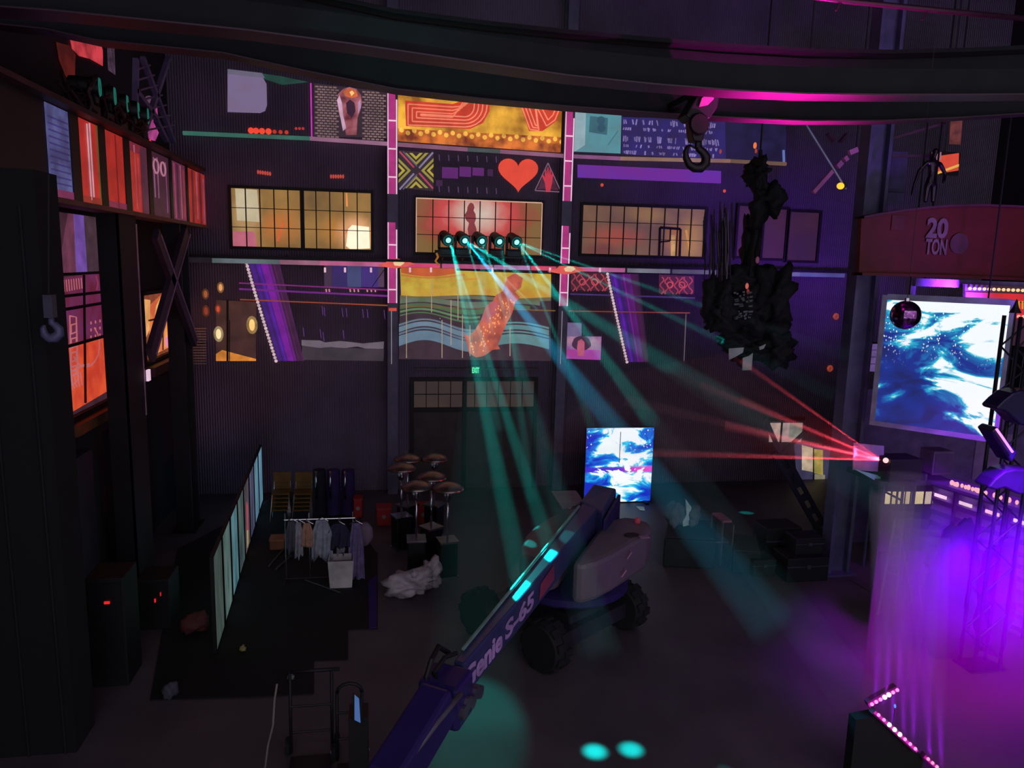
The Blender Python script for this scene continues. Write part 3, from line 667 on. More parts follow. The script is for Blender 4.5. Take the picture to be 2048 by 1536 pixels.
# columns carrying the girder
def icol(px0, px1, label, m=STEEL, top=GZ0-.07):
    y0, y1 = gx(px0, 700), gx(px1, 700)
    c = thing('steel_column', label, 'column', (XG-.1, (y0+y1)/2, 0))
    obj('near_flange', MB().bx(XG-.32, y0, 0, XG+.02, y0+.06, top), m, c)
    obj('far_flange', MB().bx(XG-.32, y1-.06, 0, XG+.02, y1, top), m, c)
    obj('web', MB().bx(XG-.16, y0+.06, 0, XG-.12, y1-.06, top), m, c)
    obj('base_plate', MB().bx(XG-.42, y0-.1, 0, XG+.1, y1+.1, .03), m, c)
    return c
icol(103, 127, 'slim purple grey steel column under the near end of the left girder', mat('column_plum', (80,56,74), .6))
c = icol(249, 282, 'broad dark steel column standing between the two red lit side windows')
y0, y1 = gx(249,700), gx(282,700); obj('cover_plate', MB().bx(XG-.02, y0, 0, XG+.03, y1, GZ0-.07), mat('plum_black', (22,14,20), .7), c)
obj('bright_edge', MB().bx(XG+.03, y1-.03, 3.3, XG+.045, y1, GZ0-.2), mat('pale_edge', (190,150,170), .4, .4), c)  # paler strip along the far edge of the column
icol(368, 384, 'thin dark steel column beside the louvred slats in the far left corner')
BR = mat('brace_lit_edge', (170,130,170), .5, .3)
for nm, a_, b_, wd, l in (('steel_brace', (361,468), (289,711), .34, 'wide dark diagonal brace falling toward the camera side of the left columns'), ('steel_brace', (300,468), (380,684), .26, 'wide dark diagonal brace falling toward the back wall at left')):
    p, q = onX(*a_, XG), onX(*b_, XG); o_ = .10 if wd > .22 else .24
    r = thing(nm, l, 'brace', (XG, (p.y+q.y)/2, min(p.z, q.z)))
    V = Vector((o_, 0, 0)); obj('channel', MB().bar(p+V, q+V, .1, wd, up=(0,1,.3)), mat('brace_plum', (66,48,66), .6, .2), r)
    obj('lit_edge', MB().bar(p+V+Vector((.055,.0+wd/2,0)), q+V+Vector((.055,wd/2,0)), .02, .035, up=(0,1,.3)), BR, r)  # lilac light on the brace edge painted as a pale strip
# lattice mast above the girder
r = thing('lattice_mast', 'lilac lattice mast standing on top of the left girder', 'mast', (XG-.1, onX(300,280,XG).y, GZ1+.07))
P = lambda x, y: onX(x, y, XG-.05)
for a_, b_ in (((337,116),(283,279)),((272,118),(270,236)),((285,116),(347,284)),((312,240),(333,282)),((270,180),(312,236))):
    obj('lattice_bar', MB().bar(P(*a_), P(*b_), .09, .09), mat('lilac_steel', (110,96,140), .5, .2), r)
mb = MB()
for k in range(7):
    t0 = k/7; a_ = (300+8*k, 130+20*k); b_ = (272+4*k, 140+20*k); mb.bar(P(*a_), P(*b_), .03, .03)
obj('rungs', mb, mat('lilac_steel', (110,96,140), .5, .2), r)
r = thing('projected_pink_figure', 'pink patch of light with a pale head shape behind the lattice mast', 'projection', onX(295,290,XL+.02))
PW = lambda x, y: onX(x, y, XL+.02)
obj('pink_patch', MB().prism([PW(x,y) for x,y in ((278,222),(313,210),(318,262),(310,282),(277,274))], (.01,0,0)), glow((150,56,116), var=.4, scale=4), r)
obj('head', MB().prism([PW(295+9*cos(a), 202+11*sin(a))+Vector((.02,0,0)) for a in [j*pi/6 for j in range(12)]], (.01,0,0)), glow((86,60,80), var=.3, scale=5), r)
o = obj('rail_marker_light', MB().sphere(onX(299,284,XG+.06), .06, 8, 6, (.5,1.6,.7)), glow((255,70,36), 1.2)); tag(o, 'small red marker light on the girder top at the foot of the lattice mast', 'light')
# red patches high on the left wall
def lw(x, y, o_=.02): return onX(x, y, XL+o_)
def lpoly(pts, off=.02): return MB().prism([lw(x, y, off) for x, y in pts], (.008, 0, 0))
o = obj('projected_red_flag', lpoly([(140,79),(200,86),(205,100),(205,132),(180,118),(158,112),(144,98)]), glow((150,38,48), var=.4, rgb2=(176,52,60))); tag(o, 'bright red flag shaped patch of light high in the upper left corner', 'projection')
o = obj('projected_orange_patch', lpoly([(112,84),(140,92),(150,110),(148,180),(130,150),(118,120)]), glow((80,18,10), var=.5)); tag(o, 'dark orange patch of light left of the red flag shape', 'projection')
o = obj('projected_grey_patch', lpoly([(214,90),(228,92),(230,150),(216,140)]), glow((62,44,60), var=.5, scale=6)); tag(o, 'narrow grey patch of light right of the red flag shape', 'projection')
# red spill lamps on girder: a row of moving heads seen from the side
def moving_head(name, label, cat='stage light', group=None, lens=None, lens_s=1.0, scale=1.0, aim=Vector((0,-1,-.1)), body=BLACK):
    """built at the origin, base down, head aimed along aim"""
    r = thing(name, label, cat, (0,0,0), group)
    s = scale
    obj('base', MB().bx(-.17*s, -.15*s, 0, .17*s, .15*s, .14*s), body, r, bevel=.015)
    y_ = MB()
    for q in (-1, 1): y_.bx(q*.15*s-.03*s, -.05*s, .14*s, q*.15*s+.03*s, .05*s, .46*s)
    y_.bx(-.18*s, -.05*s, .14*s, .18*s, .05*s, .18*s); obj('yoke', y_, body, r, bevel=.01)
    R = aim.normalized().to_track_quat('Z', 'Y').to_matrix()
    hd = obj('head', MB().lathe([(.06*s,-.2*s),(.12*s,-.17*s),(.13*s,-.05*s),(.125*s,.08*s),(.145*s,.1*s),(.145*s,.2*s),(.12*s,.21*s)], (0,0,.4*s), 18, R), body, r, smooth='auto')
    if lens: obj('lens', MB().lathe([(.0001,.222*s),(.045*s,.224*s),(.06*s,.214*s),(.06*s,.2*s)], (0,0,.4*s), 16, R), lens, hd, smooth=True, label='glowing lens'); 
    obj('halo_ring', MB().lathe([(.1*s,.21*s),(.115*s,.225*s),(.13*s,.21*s),(.115*s,.2*s)], (0,0,.4*s), 18, R), glow((10,70,66)) if lens else glow((16,92,80)), hd)
    return r
mh = moving_head('side_moving_light', 'dark moving stage light on the left girder, nearest the camera in its row', group='row of stage lights on the left girder', scale=1.05, aim=Vector((1, .22, .0)))
for k, (x, l) in enumerate(((188,None),(218,'second nearest'),(243,'middle one'),(265,'second farthest'),(284,'farthest from the camera'))):
    y = gx(x); 
    if k == 0: mh.location = (XG-.1, y, GZ1+.07)
    else: dup(mh, (XG-.1, y, GZ1+.07), 0, 'dark moving stage light on the left girder, %s in its row' % l)
r = thing('cable_heap', 'dark reddish tangle of cables heaped on the left girder below the stage lights', 'cables', (XG, gx(225), GZ1+.07))
random.seed(11)
mb = MB()
for k in range(46):
    y = random.uniform(gx(158), gx(282)); pts = [Vector((XG+.0+random.uniform(-.2,.12), y, GZ1+.08))]
    for j in range(6): pts.append(pts[-1]+Vector((random.uniform(-.08,.08), random.uniform(-.22,.22), random.uniform(-.08,.16)))); pts[-1].z = max(GZ1+.09, pts[-1].z); pts[-1].x = max(XG-.22, min(XG+.16, pts[-1].x))
    mb.tube(pts, random.uniform(.015,.035), 5)
o = obj('cables', mb, mat('red_black_cable', (52,18,22), .6), r); o['kind'] = 'stuff'

# ---- left wall windows
def side_window(label, px0, px1, zt, zb, m, bars_px):
    global nwin; nwin += 1
    y0, y1 = onX(px0, 700, XL).y, onX(px1, 700, XL).y
    r = sthing('window_%d' % nwin, label, (XL+.03, (y0+y1)/2, zb))
    obj('glass', MB().bx(XL, y0, zb, XL+.012, y1, zt), m, r)
    obj('window_frame', MB().bx(XL, y0-.1, zb-.1, XL+.1, y1+.1, zb).bx(XL, y0-.1, zt, XL+.1, y1+.1, zt+.08).bx(XL, y0-.1, zb, XL+.1, y0, zt).bx(XL, y1, zb, XL+.1, y1+.1, zt), FRM, r)
    return r, y0, y1
zA_ = onX(129, 838, XL).z; zB_ = onX(122, 425, XL).z
r, y0, y1 = side_window('tall side window lit red at the bottom and lilac at the top, behind the left girder', 122, 229, zB_, zA_, glow((60,34,44), var=.3, rib=.2, axis='Y'), ())
obj('red_field', lpoly([(128,690),(228,664),(228,774),(130,832)], .022), glow((206,62,42), var=.12, rgb2=(214,80,44), axis='Y', rib=.12), r)
obj('plum_field', lpoly([(121,556),(240,540),(238,664),(126,690)], .02), glow((112,34,58), var=.3, rgb2=(90,34,72)), r)
obj('lilac_curtain', lpoly([(146,424),(166,426),(174,546),(152,548)], .024), glow((104,70,150), var=.25), r, label='lilac upright streak of light')
obj('grey_curtain', lpoly([(166,426),(238,440),(238,540),(174,546)], .02), glow((62,44,54), var=.3), r)
obj('pink_curtain', lpoly([(136,424),(146,424),(152,548),(121,550),(123,500)], .02), glow((96,48,70), var=.3), r)
for a_, b_ in (((121,549),(238,543)),((122,593),(240,580)),((122,620),(236,601)),((127,695),(238,664))):
    obj('transom', MB().bar(lw(*a_, .08), lw(*b_, .08), .05, .045), FRM, r)
obj('mullion', MB().bar(lw(168,550,.05), lw(171,806,.05), .03, .03), FRM, r)
def lline(pts, w_, off=.03, closed=False):
    P = [lw(x, y, off) for x, y in pts]; P += [P[0]] if closed else []
    return MB().tube(P, w_, 5)
pk = glow((196,110,116), .8)
obj('pink_drawing', lline([(171+28*cos(a), 690+44*sin(a)) for a in [j*pi/9-.9 for j in range(11)]], .014), pk, r)
obj('pink_drawing', lline([(139,632),(152,634),(156,760),(142,772)], .016, closed=True), pk, r)
for k in range(4): obj('pink_drawing', lline([(142,650+k*28),(152,647+k*28),(152,664+k*28),(142,668+k*28)], .014, closed=True), pk, r)
obj('pink_drawing', lline([(132,736),(146,742),(166,730),(178,728)], .016), pk, r)
for k in range(5): obj('pink_drawing', lline([(136+k*6,748-k),(139+k*6,772-k*2),(144+k*5,778-k*2)], .014), pk, r)
for k in range(9): obj('pink_drawing', lline([(127+k*5,560-k*.6),(129+k*5,584-k)], .01), pk, r)
for k in range(6): obj('pink_drawing', lline([(192+k*8,552),(196+k*7,568),(193+k*8,580)], .009), glow((150,70,80), .8), r)
for k in range(3):
    for j in range(3): obj('pink_dot', MB().sphere(lw(182+k*9, 646+j*14-k*2, .03), .03, 6, 5, (.3,1,1)), pk, r)
obj('sill', MB().bx(XL, y0-.2, zA_-.28, XL+.24, y1+.5, zA_-.1), mat('sill_ochre', (120,78,44), .6), r)
zC = onX(290, 722, XL).z; zD = onX(286, 590, XL).z
r, y0, y1 = side_window('small side window glowing yellow and orange behind the crossed braces', 284, 348, zD, zC, glow((120,60,40), var=.3), ())
obj('yellow_field', lpoly([(284,598),(300,600),(298,660),(285,690)], .02), glow((226,160,96), var=.2), r)
obj('orange_field', lpoly([(300,610),(324,588),(345,628),(347,690),(298,714)], .022), glow((226,104,64), var=.25, rgb2=(224,150,80), scale=1.2), r)
obj('yellow_streak', lpoly([(312,612),(324,590),(328,640),(310,700),(302,708)], .03), glow((230,176,90), var=.2), r)
obj('pink_corner', lpoly([(330,676),(345,664),(347,690),(332,694)], .034), glow((214,130,170)), r)
obj('transom', MB().bar(lw(298,641,.06), lw(348,630,.06), .035, .035), mat('transom_gold', (150,90,50), .5), r)
obj('mullion', MB().bar(lw(326,590,.06), lw(326,700,.06), .02, .02), FRM, r)
obj('sill', MB().bx(XL, y0-.2, zC-.3, XL+.3, D-.65, zC-.1), mat('sill_plum', (100,54,62), .6), r)
o = obj('strip_light', MB().bx(XG+.05, gx(286,750), onX(288,762,XG).z, XG+.09, gx(291,750), onX(291,738,XG).z), glow((226,190,214))); tag(o, 'tiny white strip light fixed to the far edge of the broad left column', 'light')
o = obj('lower_wall_duct', MB().bx(XL, 12.6, 0.2, XL+.25, 13.4, 2.9).bx(XL, 14.6, .2, XL+.2, 15.1, 2.9), mat('duct_grey', (60,50,62), .6)); tag(o, 'pair of dim grey upright ducts below the red side window', 'duct')
# near black pillar and hook
p0 = at(0, 330, 9.3); p1 = at(98, 760, 9.3); p1.z = at(104, 340, 9.3).z
r = thing('black_pillar', 'huge black draped pillar filling the left edge of the view', 'pillar', ((XL+p1.x)/2, 9.5, 0))
obj('drape', MB().bx(XL+.02, 9.3, 0, p1.x, 9.9, p1.z), mat('black_drape', (7,7,9), .9), r)
for k in range(3): obj('seam', MB().tube([(p1.x-.12-k*.42, 9.28, 0), (p1.x-.16-k*.42, 9.28, p1.z-.4)], .012, 5), mat('drape_seam', (22,20,24), .8), r)
r = thing('wall_hook', 'small grey hoist hook hanging against the black pillar at left', 'hook', at(104, 675, 9.0))
Q = lambda x, y: at(x, y, 9.05)
obj('rope', MB().tube([Q(98,348), Q(98,588)], .012, 5), CABLE, r)
obj('block', MB().bx(Q(90,610).x, 9.0, Q(0,634).z, Q(108,610).x, 9.12, Q(0,588).z), mat('hook_block', (74,72,92), .5, .2), r)
hk = [Q(x,y) for x,y in ((102,634),(103,646),(110,650),(118,658),(119,667),(110,675),(99,676),(89,669),(86,657),(89,650))]
obj('hook', MB().tube(hk, [.03,.035,.04,.05,.055,.06,.055,.045,.035,.015], 8), mat('hook_lilac', (96,94,130), .5, .2), r, smooth=True)

# ------------------------------------------------------------ overhead crane
def arcplate(pts, Y, w, h, dz=0.0):
    """plate following the picked line: w = depth, h = height above the line"""
    P = [at(x, y, Y) for x, y in pts]; mb = MB(); rows = []
    for p in P: rows.append([Vector((p.x, Y-w/2, p.z+dz)), Vector((p.x, Y+w/2, p.z+dz)), Vector((p.x, Y+w/2, p.z+dz+h)), Vector((p.x, Y-w/2, p.z+dz+h))])
    mb.grid(rows, close=True); n = len(rows)
    mb.f.append((3,2,1,0)); mb.f.append(tuple((n-1)*4+k for k in range(4))); return mb
nearL = [(-80,20),(120,34),(300,52),(500,72),(700,98),(900,127),(1130,160),(1300,177),(1457,189),(1600,195),(1750,197),(1900,197),(2120,195)]
farL = [(-80,36),(0,56),(100,66),(200,88),(300,98),(450,113),(620,150),(790,184),(960,203),(1130,218),(1280,229),(1430,239),(1600,246),(1750,246),(1900,240),(2120,226)]
GP = mat('crane_paint', (56,24,46), .45, .1, .15)
DK = mat('crane_web_paint', (16,18,24), .9)
r = thing('crane_bridge_girder', 'near curved overhead crane girder with a bright magenta lit lower flange', 'crane girder', at(1024, 150, 8))
obj('lower_flange', arcplate(nearL, 8.0, .36, .015), GP, r); obj('web', arcplate(nearL, 8.0, .03, .30, .015), DK, r)
r = thing('crane_bridge_girder', 'far curved overhead crane girder whose lower flange cuts across the top of the pictures', 'crane girder', at(1024, 210, 9.7))
obj('lower_flange', arcplate(farL, 9.7, .30, .015), GP, r); obj('web', arcplate(farL, 9.7, .03, .8, .015), DK, r); obj('upper_flange', arcplate(farL, 9.7, .34, .05, .85), DK, r)
r = thing('roof_conduit', 'thin magenta lit conduit with short hangers in the upper right corner', 'conduit', at(1850, 25, 9))
obj('tube', MB().tube([at(1560,-14,9), at(1700,3,9), at(1850,18,9), at(2120,44,9)], .035, 8), GP, r, smooth=True)
for x, y in ((1684,2),(1856,20)): obj('hanger', MB().tube([at(x,y,9), at(x-12,y+20,9)], .014, 6), GP, r)
# hoist block and hook
r = thing('crane_hook', 'large dark crane hook and pulley block hanging under the girders', 'hook', at(1395, 340, 8.8))
Q = lambda x, y, d=0: at(x, y, 8.8+d)
IR = mat('hook_iron', (38,32,36), .45, .5)
obj('trolley', MB().prism([Q(1398,186),(Q(1440,190)),Q(1436,214),Q(1420,238),Q(1384,240),Q(1372,230)], (0,.3,0)), mat('trolley_black', (24,26,26), .5), r, bevel=.02)
obj('crab_beam', MB().bx(Q(1398,200).x-.06, 8.06, 8.19, Q(1398,200).x+.06, 9.82, 8.27), mat('trolley_black', (24,26,26), .5), r)
obj('highlight_plate', MB().prism([Q(1404,196,-.03),Q(1424,184,-.03),Q(1428,198,-.03),Q(1416,210,-.03),Q(1398,214,-.03)], (0,.02,0)), mat('magenta_highlight', (170,90,140), .4), r)  # magenta highlight on the trolley, painted as a coloured plate
obj('pulley_block', MB().prism([Q(1383,236),Q(1413,238),Q(1412,262),Q(1406,283),Q(1388,282),Q(1384,262)], (0,.2,0)), IR, r, bevel=.02)
obj('sheave', MB().lathe([(.11,-.03),(.13,0),(.11,.03)], Q(1398,248,-.03), 18, Matrix.Rotation(pi/2,3,'X')), IR, r, smooth='auto')
obj('chain', MB().tube([Q(1397,282,.1), Q(1396,296,.1)], .045, 8), IR, r)
hk = [Q(x,y,.1) for x,y in ((1396,288),(1398,298),(1406,304),(1412,314),(1411,327),(1401,336),(1389,336),(1378,329),(1372,316),(1371,304),(1375,294),(1381,290))]
obj('hook', MB().tube(hk, [.04,.045,.05,.058,.06,.06,.055,.048,.04,.033,.025,.01], 10), IR, r, smooth=True)
obj('latch', MB().tube([Q(1381,291,.1), Q(1394,299,.1)], .012, 6), IR, r)
# ------------------------------------------------------------ right side
YC = 13.5
r = thing('corner_column', 'tall violet lit steel column at the right where the red laser fan crosses', 'column', (8.75, YC, 0))
CP = mat('column_lilac', (84,78,112), .5, .1)
obj('near_flange', MB().bx(8.95, YC-.16, 0, 9.02, YC+.16, 14.0), CP, r); obj('far_flange', MB().bx(9.36, YC-.16, 0, 9.43, YC+.16, 14.0), CP, r)
obj('web', MB().bx(9.02, YC-.03, 0, 9.36, YC+.03, 14.0), CP, r); obj('base_plate', MB().bx(8.85, YC-.26, 0, 9.53, YC+.26, .04), CP, r)
# 20 ton girder
Y2 = 12.6
Q = lambda x, y, d=0: at(x, y, Y2+d)
top = [(1723,437),(1760,430),(1800,424),(1850,418),(1900,414),(1960,413),(2020,415),(2100,420)]
bot = [(2100,558),(1900,550),(1718,545)]
r = thing('runway_girder', 'dark red crane girder lettered 20 TON at the right', 'crane girder', Q(1880, 556))
RED = mat('girder_red', (92,15,22), .55, .1, .2)
obj('web', MB().prism([Q(x,y) for x,y in top+bot], (0,.12,0)), RED, r)
P = [Q(x,y) for x,y in top]; rows = [[Vector((p.x,Y2-.08,p.z)),Vector((p.x,Y2+.22,p.z)),Vector((p.x,Y2+.22,p.z+.04)),Vector((p.x,Y2-.08,p.z+.04))] for p in P]
mb = MB().grid(rows, close=True); obj('top_flange', mb, mat('flange_plum', (84,30,58), .5), r)
P = [Q(x,y) for x,y in reversed(bot)]; rows = [[Vector((p.x,Y2-.1,p.z-.05)),Vector((p.x,Y2+.22,p.z-.05)),Vector((p.x,Y2+.22,p.z)),Vector((p.x,Y2-.1,p.z))] for p in P]
obj('bottom_flange', MB().grid(rows, close=True), RED, r)
LET = mat('stencil_grey', (120,92,104), .6)
a = Q(1851,476,-.03); obj('lettering', text_mb('20', a, (1,0,-.01), (0,0,1), .37, .44, .01, .04), LET, r)
a = Q(1849,509,-.03); obj('lettering', text_mb('TON', a, (1,0,-.01), (0,0,1), .29, .44, .01, .03), LET, r)
c = Q(1918,487,-.02); obj('round_stain', MB().lathe([(.19,0),(.19,.008)], c, 20, Matrix.Rotation(pi/2,3,'X')), mat('chalk_stain', (84,46,58), .7), r)
obj('small_placard', MB().bx(Q(1782,445).x, Y2-.02, Q(1782,460).z, Q(1808,445).x, Y2-.005, Q(1782,430).z), mat('placard_red', (90,26,34), .6), r)
# glossy figure on the girder
def skin(name, joints, edges, m, parent=None, sub=2, root=0):
    xs = [Vector(j[0]) for j in joints]; o0 = ORG[parent.name] if parent else xs[0].copy()
    me = bpy.data.meshes.new(name); me.from_pydata([tuple(x-o0) for x in xs], edges, [])
    o = bpy.data.objects.new(name, me); COL.objects.link(o); o.modifiers.new('skin', 'SKIN')
    sv = me.skin_vertices[0].data if me.skin_vertices else None
    if sv is None:
        bm = bmesh.new(); bm.from_mesh(me); bm.verts.layers.skin.verify(); bm.to_mesh(me); bm.free(); sv = me.skin_vertices[0].data
    for k, j in enumerate(joints): sv[k].radius = (j[1], j[1]*(j[2] if len(j) > 2 else 1)); sv[k].use_root = (k == root)
    s_ = o.modifiers.new('sub', 'SUBSURF'); s_.levels = sub; s_.render_levels = sub
    me.materials.append(m)
    if parent: o.parent = parent
    else: o.location = o0
    ORG[o.name] = o0
    return o
zt = Q(1862,414).z + .05; cx_ = Q(1862,414).x; yy = Y2+.07
GL = mat('glossy_black', (60,48,60), .2, .8)
r = thing('mannequin', 'glossy black mannequin standing with bent arms on top of the 20 TON girder', 'mannequin', (cx_, yy, zt))
def M_(x, z, d=0): return (cx_+x, yy+d, zt+z)
js = [(M_(0,.42), .085,.7),(M_(0,.56), .07,.8),(M_(0,.70), .095,.7),(M_(0,.79), .04),(M_(0,.86), .038),(M_(.02,.93), .055,1.1),(M_(.02,1.0), .045,1.1),
      (M_(-.13,.74), .045),(M_(-.27,.58), .032),(M_(-.36,.34,-.03), .025),(M_(-.40,.14,-.05), .022),
      (M_(.14,.73), .045),(M_(.27,.55), .032),(M_(.20,.38,-.06), .025),
      (M_(-.06,.36), .065),(M_(-.07,.2), .05),(M_(-.075,.03), .035),(M_(.06,.36), .065),(M_(.07,.2), .05),(M_(.08,.03), .035)]
ed = [(0,1),(1,2),(2,3),(3,4),(4,5),(5,6),(2,7),(7,8),(8,9),(9,10),(2,11),(11,12),(12,13),(0,14),(14,15),(15,16),(0,17),(17,18),(18,19)]
skin('body', js, ed, GL, r)
r = thing('projected_orange_flag', 'orange and red picture of light with a yellow slanting stripe behind the mannequin', 'projection', at(1893, 348, 14.2))
q = lambda x, y, d=0: at(x, y, 14.2-d)
obj('backing_board', MB().bx(q(1862,325).x, 14.21, q(1890,350).z, q(1920,325).x, 14.26, q(1890,303).z), BLACK, r)
obj('red_field', MB().prism([q(x,y) for x,y in ((1876,312),(1918,306),(1917,341),(1872,348))], (0,.008,0)), glow((206,66,44), var=.15), r)
obj('hanging_cord', MB().tube([q(1890,303,-.03), Vector((q(1890,303).x, 14.23, 14.6))], .012, 6), CABLE, r)
obj('yellow_stripe', MB().prism([q(x,y,.02) for x,y in ((1872,345),(1918,328),(1918,333),(1874,349))], (0,.008,0)), glow((226,170,70)), r)
obj('pale_corner', MB().prism([q(x,y,.01) for x,y in ((1864,304),(1883,304),(1882,320),(1865,320))], (0,.008,0)), glow((150,100,120), var=.3), r)
r = thing('hanging_banner', 'dark orange narrow banner hanging above the mannequin', 'banner', at(1911, 290, 14.2))
obj('cloth', MB().prism([q(x,y) for x,y in ((1902,238),(1925,238),(1921,289),(1899,288))], (0,.015,0)), glow((92,40,30), var=.5, scale=6), r)
obj('top_bar', MB().tube([q(1898,237,.0), q(1927,237,.0)], .02, 6), FRM, r)
obj('hanging_cord', MB().tube([q(1912,237), Vector((q(1912,237).x, 14.2, 14.6))], .012, 6), CABLE, r)
# violet lit wall panels seen above the 20 ton girder
r = thing('violet_panel', 'violet lit wall panel above the left end of the lettered girder', 'panel', at(1775, 400, 16.5))
q5 = lambda x, y, d=0: at(x, y, 16.5-d)
obj('sheet', MB().bx(q5(1738,350).x, 16.5, q5(1738,408).z, q5(1812,350).x, 16.55, q5(1738,300).z), mat('violet_sheet', (96,84,130), .6), r)  # violet light put into the colour of this sheet
obj('post', MB().bx(q5(1732,350).x, 16.42, 7.0, q5(1739,350).x, 16.6, 14), STEEL, r)
obj('lower_rail', MB().bx(q5(1738,350).x, 16.44, q5(1738,382).z, q5(1812,350).x, 16.5, q5(1738,376).z), CP, r)
# thin rod, lamp, pink braces
r = thing('hanging_rod_lamp', 'thin pale slanting rod with a glowing orange lamp at its lower end', 'lamp', at(1684, 378, 12))
q = lambda x, y, d=0: at(x, y, 12-d)
obj('rod', MB().tube([q(1609,244), q(1692,378)], .022, 8), mat('rod_silver', (150,150,180), .35, .5), r)
obj('hanging_cord', MB().tube([q(1609,244), Vector((q(1609,244).x, 12, 14.6))], .01, 6), CABLE, r)
obj('lamp_housing', MB().lathe([(.05,-.07),(.07,-.05),(.075,.02)], q(1684,371), 14, Vector((-.5,-1,.1)).to_track_quat('Z','Y').to_matrix()), BLACK, r)
obj('bulb', MB().sphere(q(1681,372,.08), .062, 14, 10, (1.1,.6,.9)), glow((255,190,40), 1.3), r, smooth=True)
r = thing('pink_lit_brace', 'pink lit diagonal brace crossing behind the slanting rod', 'brace', at(1670, 384, 12.6))
q = lambda x, y, d=0: at(x, y, 12.6-d)
PK = mat('brace_pink', (206,120,176), .5)
obj('hanging_cord', MB().tube([q(1712,299), Vector((q(1712,299).x, 12.6, 14.6))], .01, 6), CABLE, r)
obj('bar', MB().bar(q(1626,385), q(1668,338), .07, .07), PK, r)
for a_, b_ in (((1674,334),(1683,324)),((1688,320),(1694,315)),((1698,306),(1714,299))): obj('bar', MB().bar(q(*a_), q(*b_), .07, .09), PK, r)
r = thing('ceiling_truss', 'dim plum sloping truss line above the violet panel', 'truss', at(1800, 290, 14.5))
q = lambda x, y, d=0: at(x, y, 14.5-d)
obj('chord', MB().bar(q(1700,302), q(1890,246), .05, .05), mat('truss_plum', (104,60,96), .5), r)
obj('chord', MB().bar(q(1722,312), q(1890,312), .05, .05), mat('truss_plum', (104,60,96), .5), r)
obj('web_bar', MB().bar(q(1655,268), q(1668,282), .12, .05), mat('truss_plum', (104,60,96), .5), r); obj('web_bar', MB().bar(q(1694,268), q(1680,284), .12, .05), mat('truss_plum', (104,60,96), .5), r)
obj('post', MB().bar(q(1738,244), q(1738,432), .05, .05), STEEL, r)

# ---- hanging tangled bundle
YB = 15.0
q = lambda x, y, d=0: at(x, y, YB+d)
r = thing('hanging_bundle', 'big black hanging tangle of cables and netting in front of the right windows', 'cable bundle', q(1510, 745))
random.seed(21)
mb = MB()
for k in range(46):
    x = random.choice([1412,1424,1436,1444,1448,1452,1460])+random.uniform(-5,5); y0 = random.uniform(400,470); y1 = random.uniform(500,600)
    mb.tube([q(x,y0,random.uniform(-.2,.2)), q(x+random.uniform(-3,3),(y0+y1)/2,random.uniform(-.2,.2)), q(x+random.uniform(-4,4),y1,random.uniform(-.2,.2))], random.uniform(.006,.02), 5)
o = obj('hanging_cables', mb, mat('cable_grey', (74,62,80), .4, .3), r); o['kind'] = 'stuff'
def blob(c, rx, ry, rz, seed, n=18, m=12, amp=.25):
    random.seed(seed); mb = MB().sphere((0,0,0), 1, n, m); ph = [random.uniform(0,6) for _ in range(9)]
    for v in mb.v:
        d = 1+amp*(sin(3*v.x+ph[0])*sin(4*v.y+ph[1])+.7*sin(7*v.z+ph[2])*sin(6*v.x+ph[3])+.4*sin(13*v.y+ph[4])*sin(11*v.z+ph[5]))
        v.x *= d*rx; v.y *= d*ry; v.z *= d*rz; v += Vector(c)
    return mb
NET = mat('black_netting', (12,13,17), .8, bump=.6, scale=14)
for k, (x, y, sx, sz) in enumerate(((1530,400,26,38),(1516,345,18,26),(1478,560,40,28),(1500,620,42,40),(1448,630,36,34),(1535,655,40,40),(1506,700,44,24),(1548,590,30,50),(1430,605,20,40),(1498,500,12,60),(1555,700,34,30),(1470,680,36,20))):
    c = q(x, y, random.uniform(-.3,.3)); obj('netting_lump', blob(c, sx/98, .3, sz/98, 50+k, 26, 20, .5), NET, r, smooth=True)
obj('main_cable', MB().tube([q(1521,300), q(1519,420), q(1505,520), q(1500,600)], [.04,.07,.1,.12], 8), NET, r)
obj('hanger_cable', MB().tube([q(1521,300), Vector((q(1521,300).x, YB, 14.6))], .02, 6), CABLE, r)
SCR = mat('pale_scrap', (160,176,166), .7)
random.seed(5)
mb = MB()
for k in range(34):
    x, y = random.uniform(1467,1498), random.uniform(582,636); w_ = random.uniform(4,11)
    mb.prism([q(x,y,-.5), q(x+w_,y-1,-.5), q(x+w_-1,y+3,-.5), q(x+1,y+3.5,-.5)], (0,.01,0))
o = obj('foil_scraps', mb, mat('scrap_grey', (96,100,104), .6), r); o['kind'] = 'stuff'
obj('white_scrap', MB().prism([q(x,y,-.5) for x,y in ((1458,697),(1488,695),(1486,705),(1474,712),(1458,720))], (0,.02,0)), SCR, r)
obj('white_scrap', MB().prism([q(x,y,-.5) for x,y in ((1486,716),(1498,712),(1506,706),(1503,740),(1485,741))], (0,.02,0)), SCR, r)
obj('white_scrap', MB().prism([q(x,y,-.5) for x,y in ((1518,694),(1532,688),(1528,697),(1520,700))], (0,.02,0)), SCR, r)
for x, y, c_, h_ in ((1510,291,(220,110,60),7),(1512,302,(150,50,30),5),(1441,303,(150,60,40),5),(1494,572,(190,90,80),7),(1496,583,(120,30,30),6),(1515,520,(90,40,60),8)):
    obj('tiny_red_lamp', MB().sphere(q(x,y,-.45), h_/110, 8, 6, (.6,.5,1)), glow(c_), r)
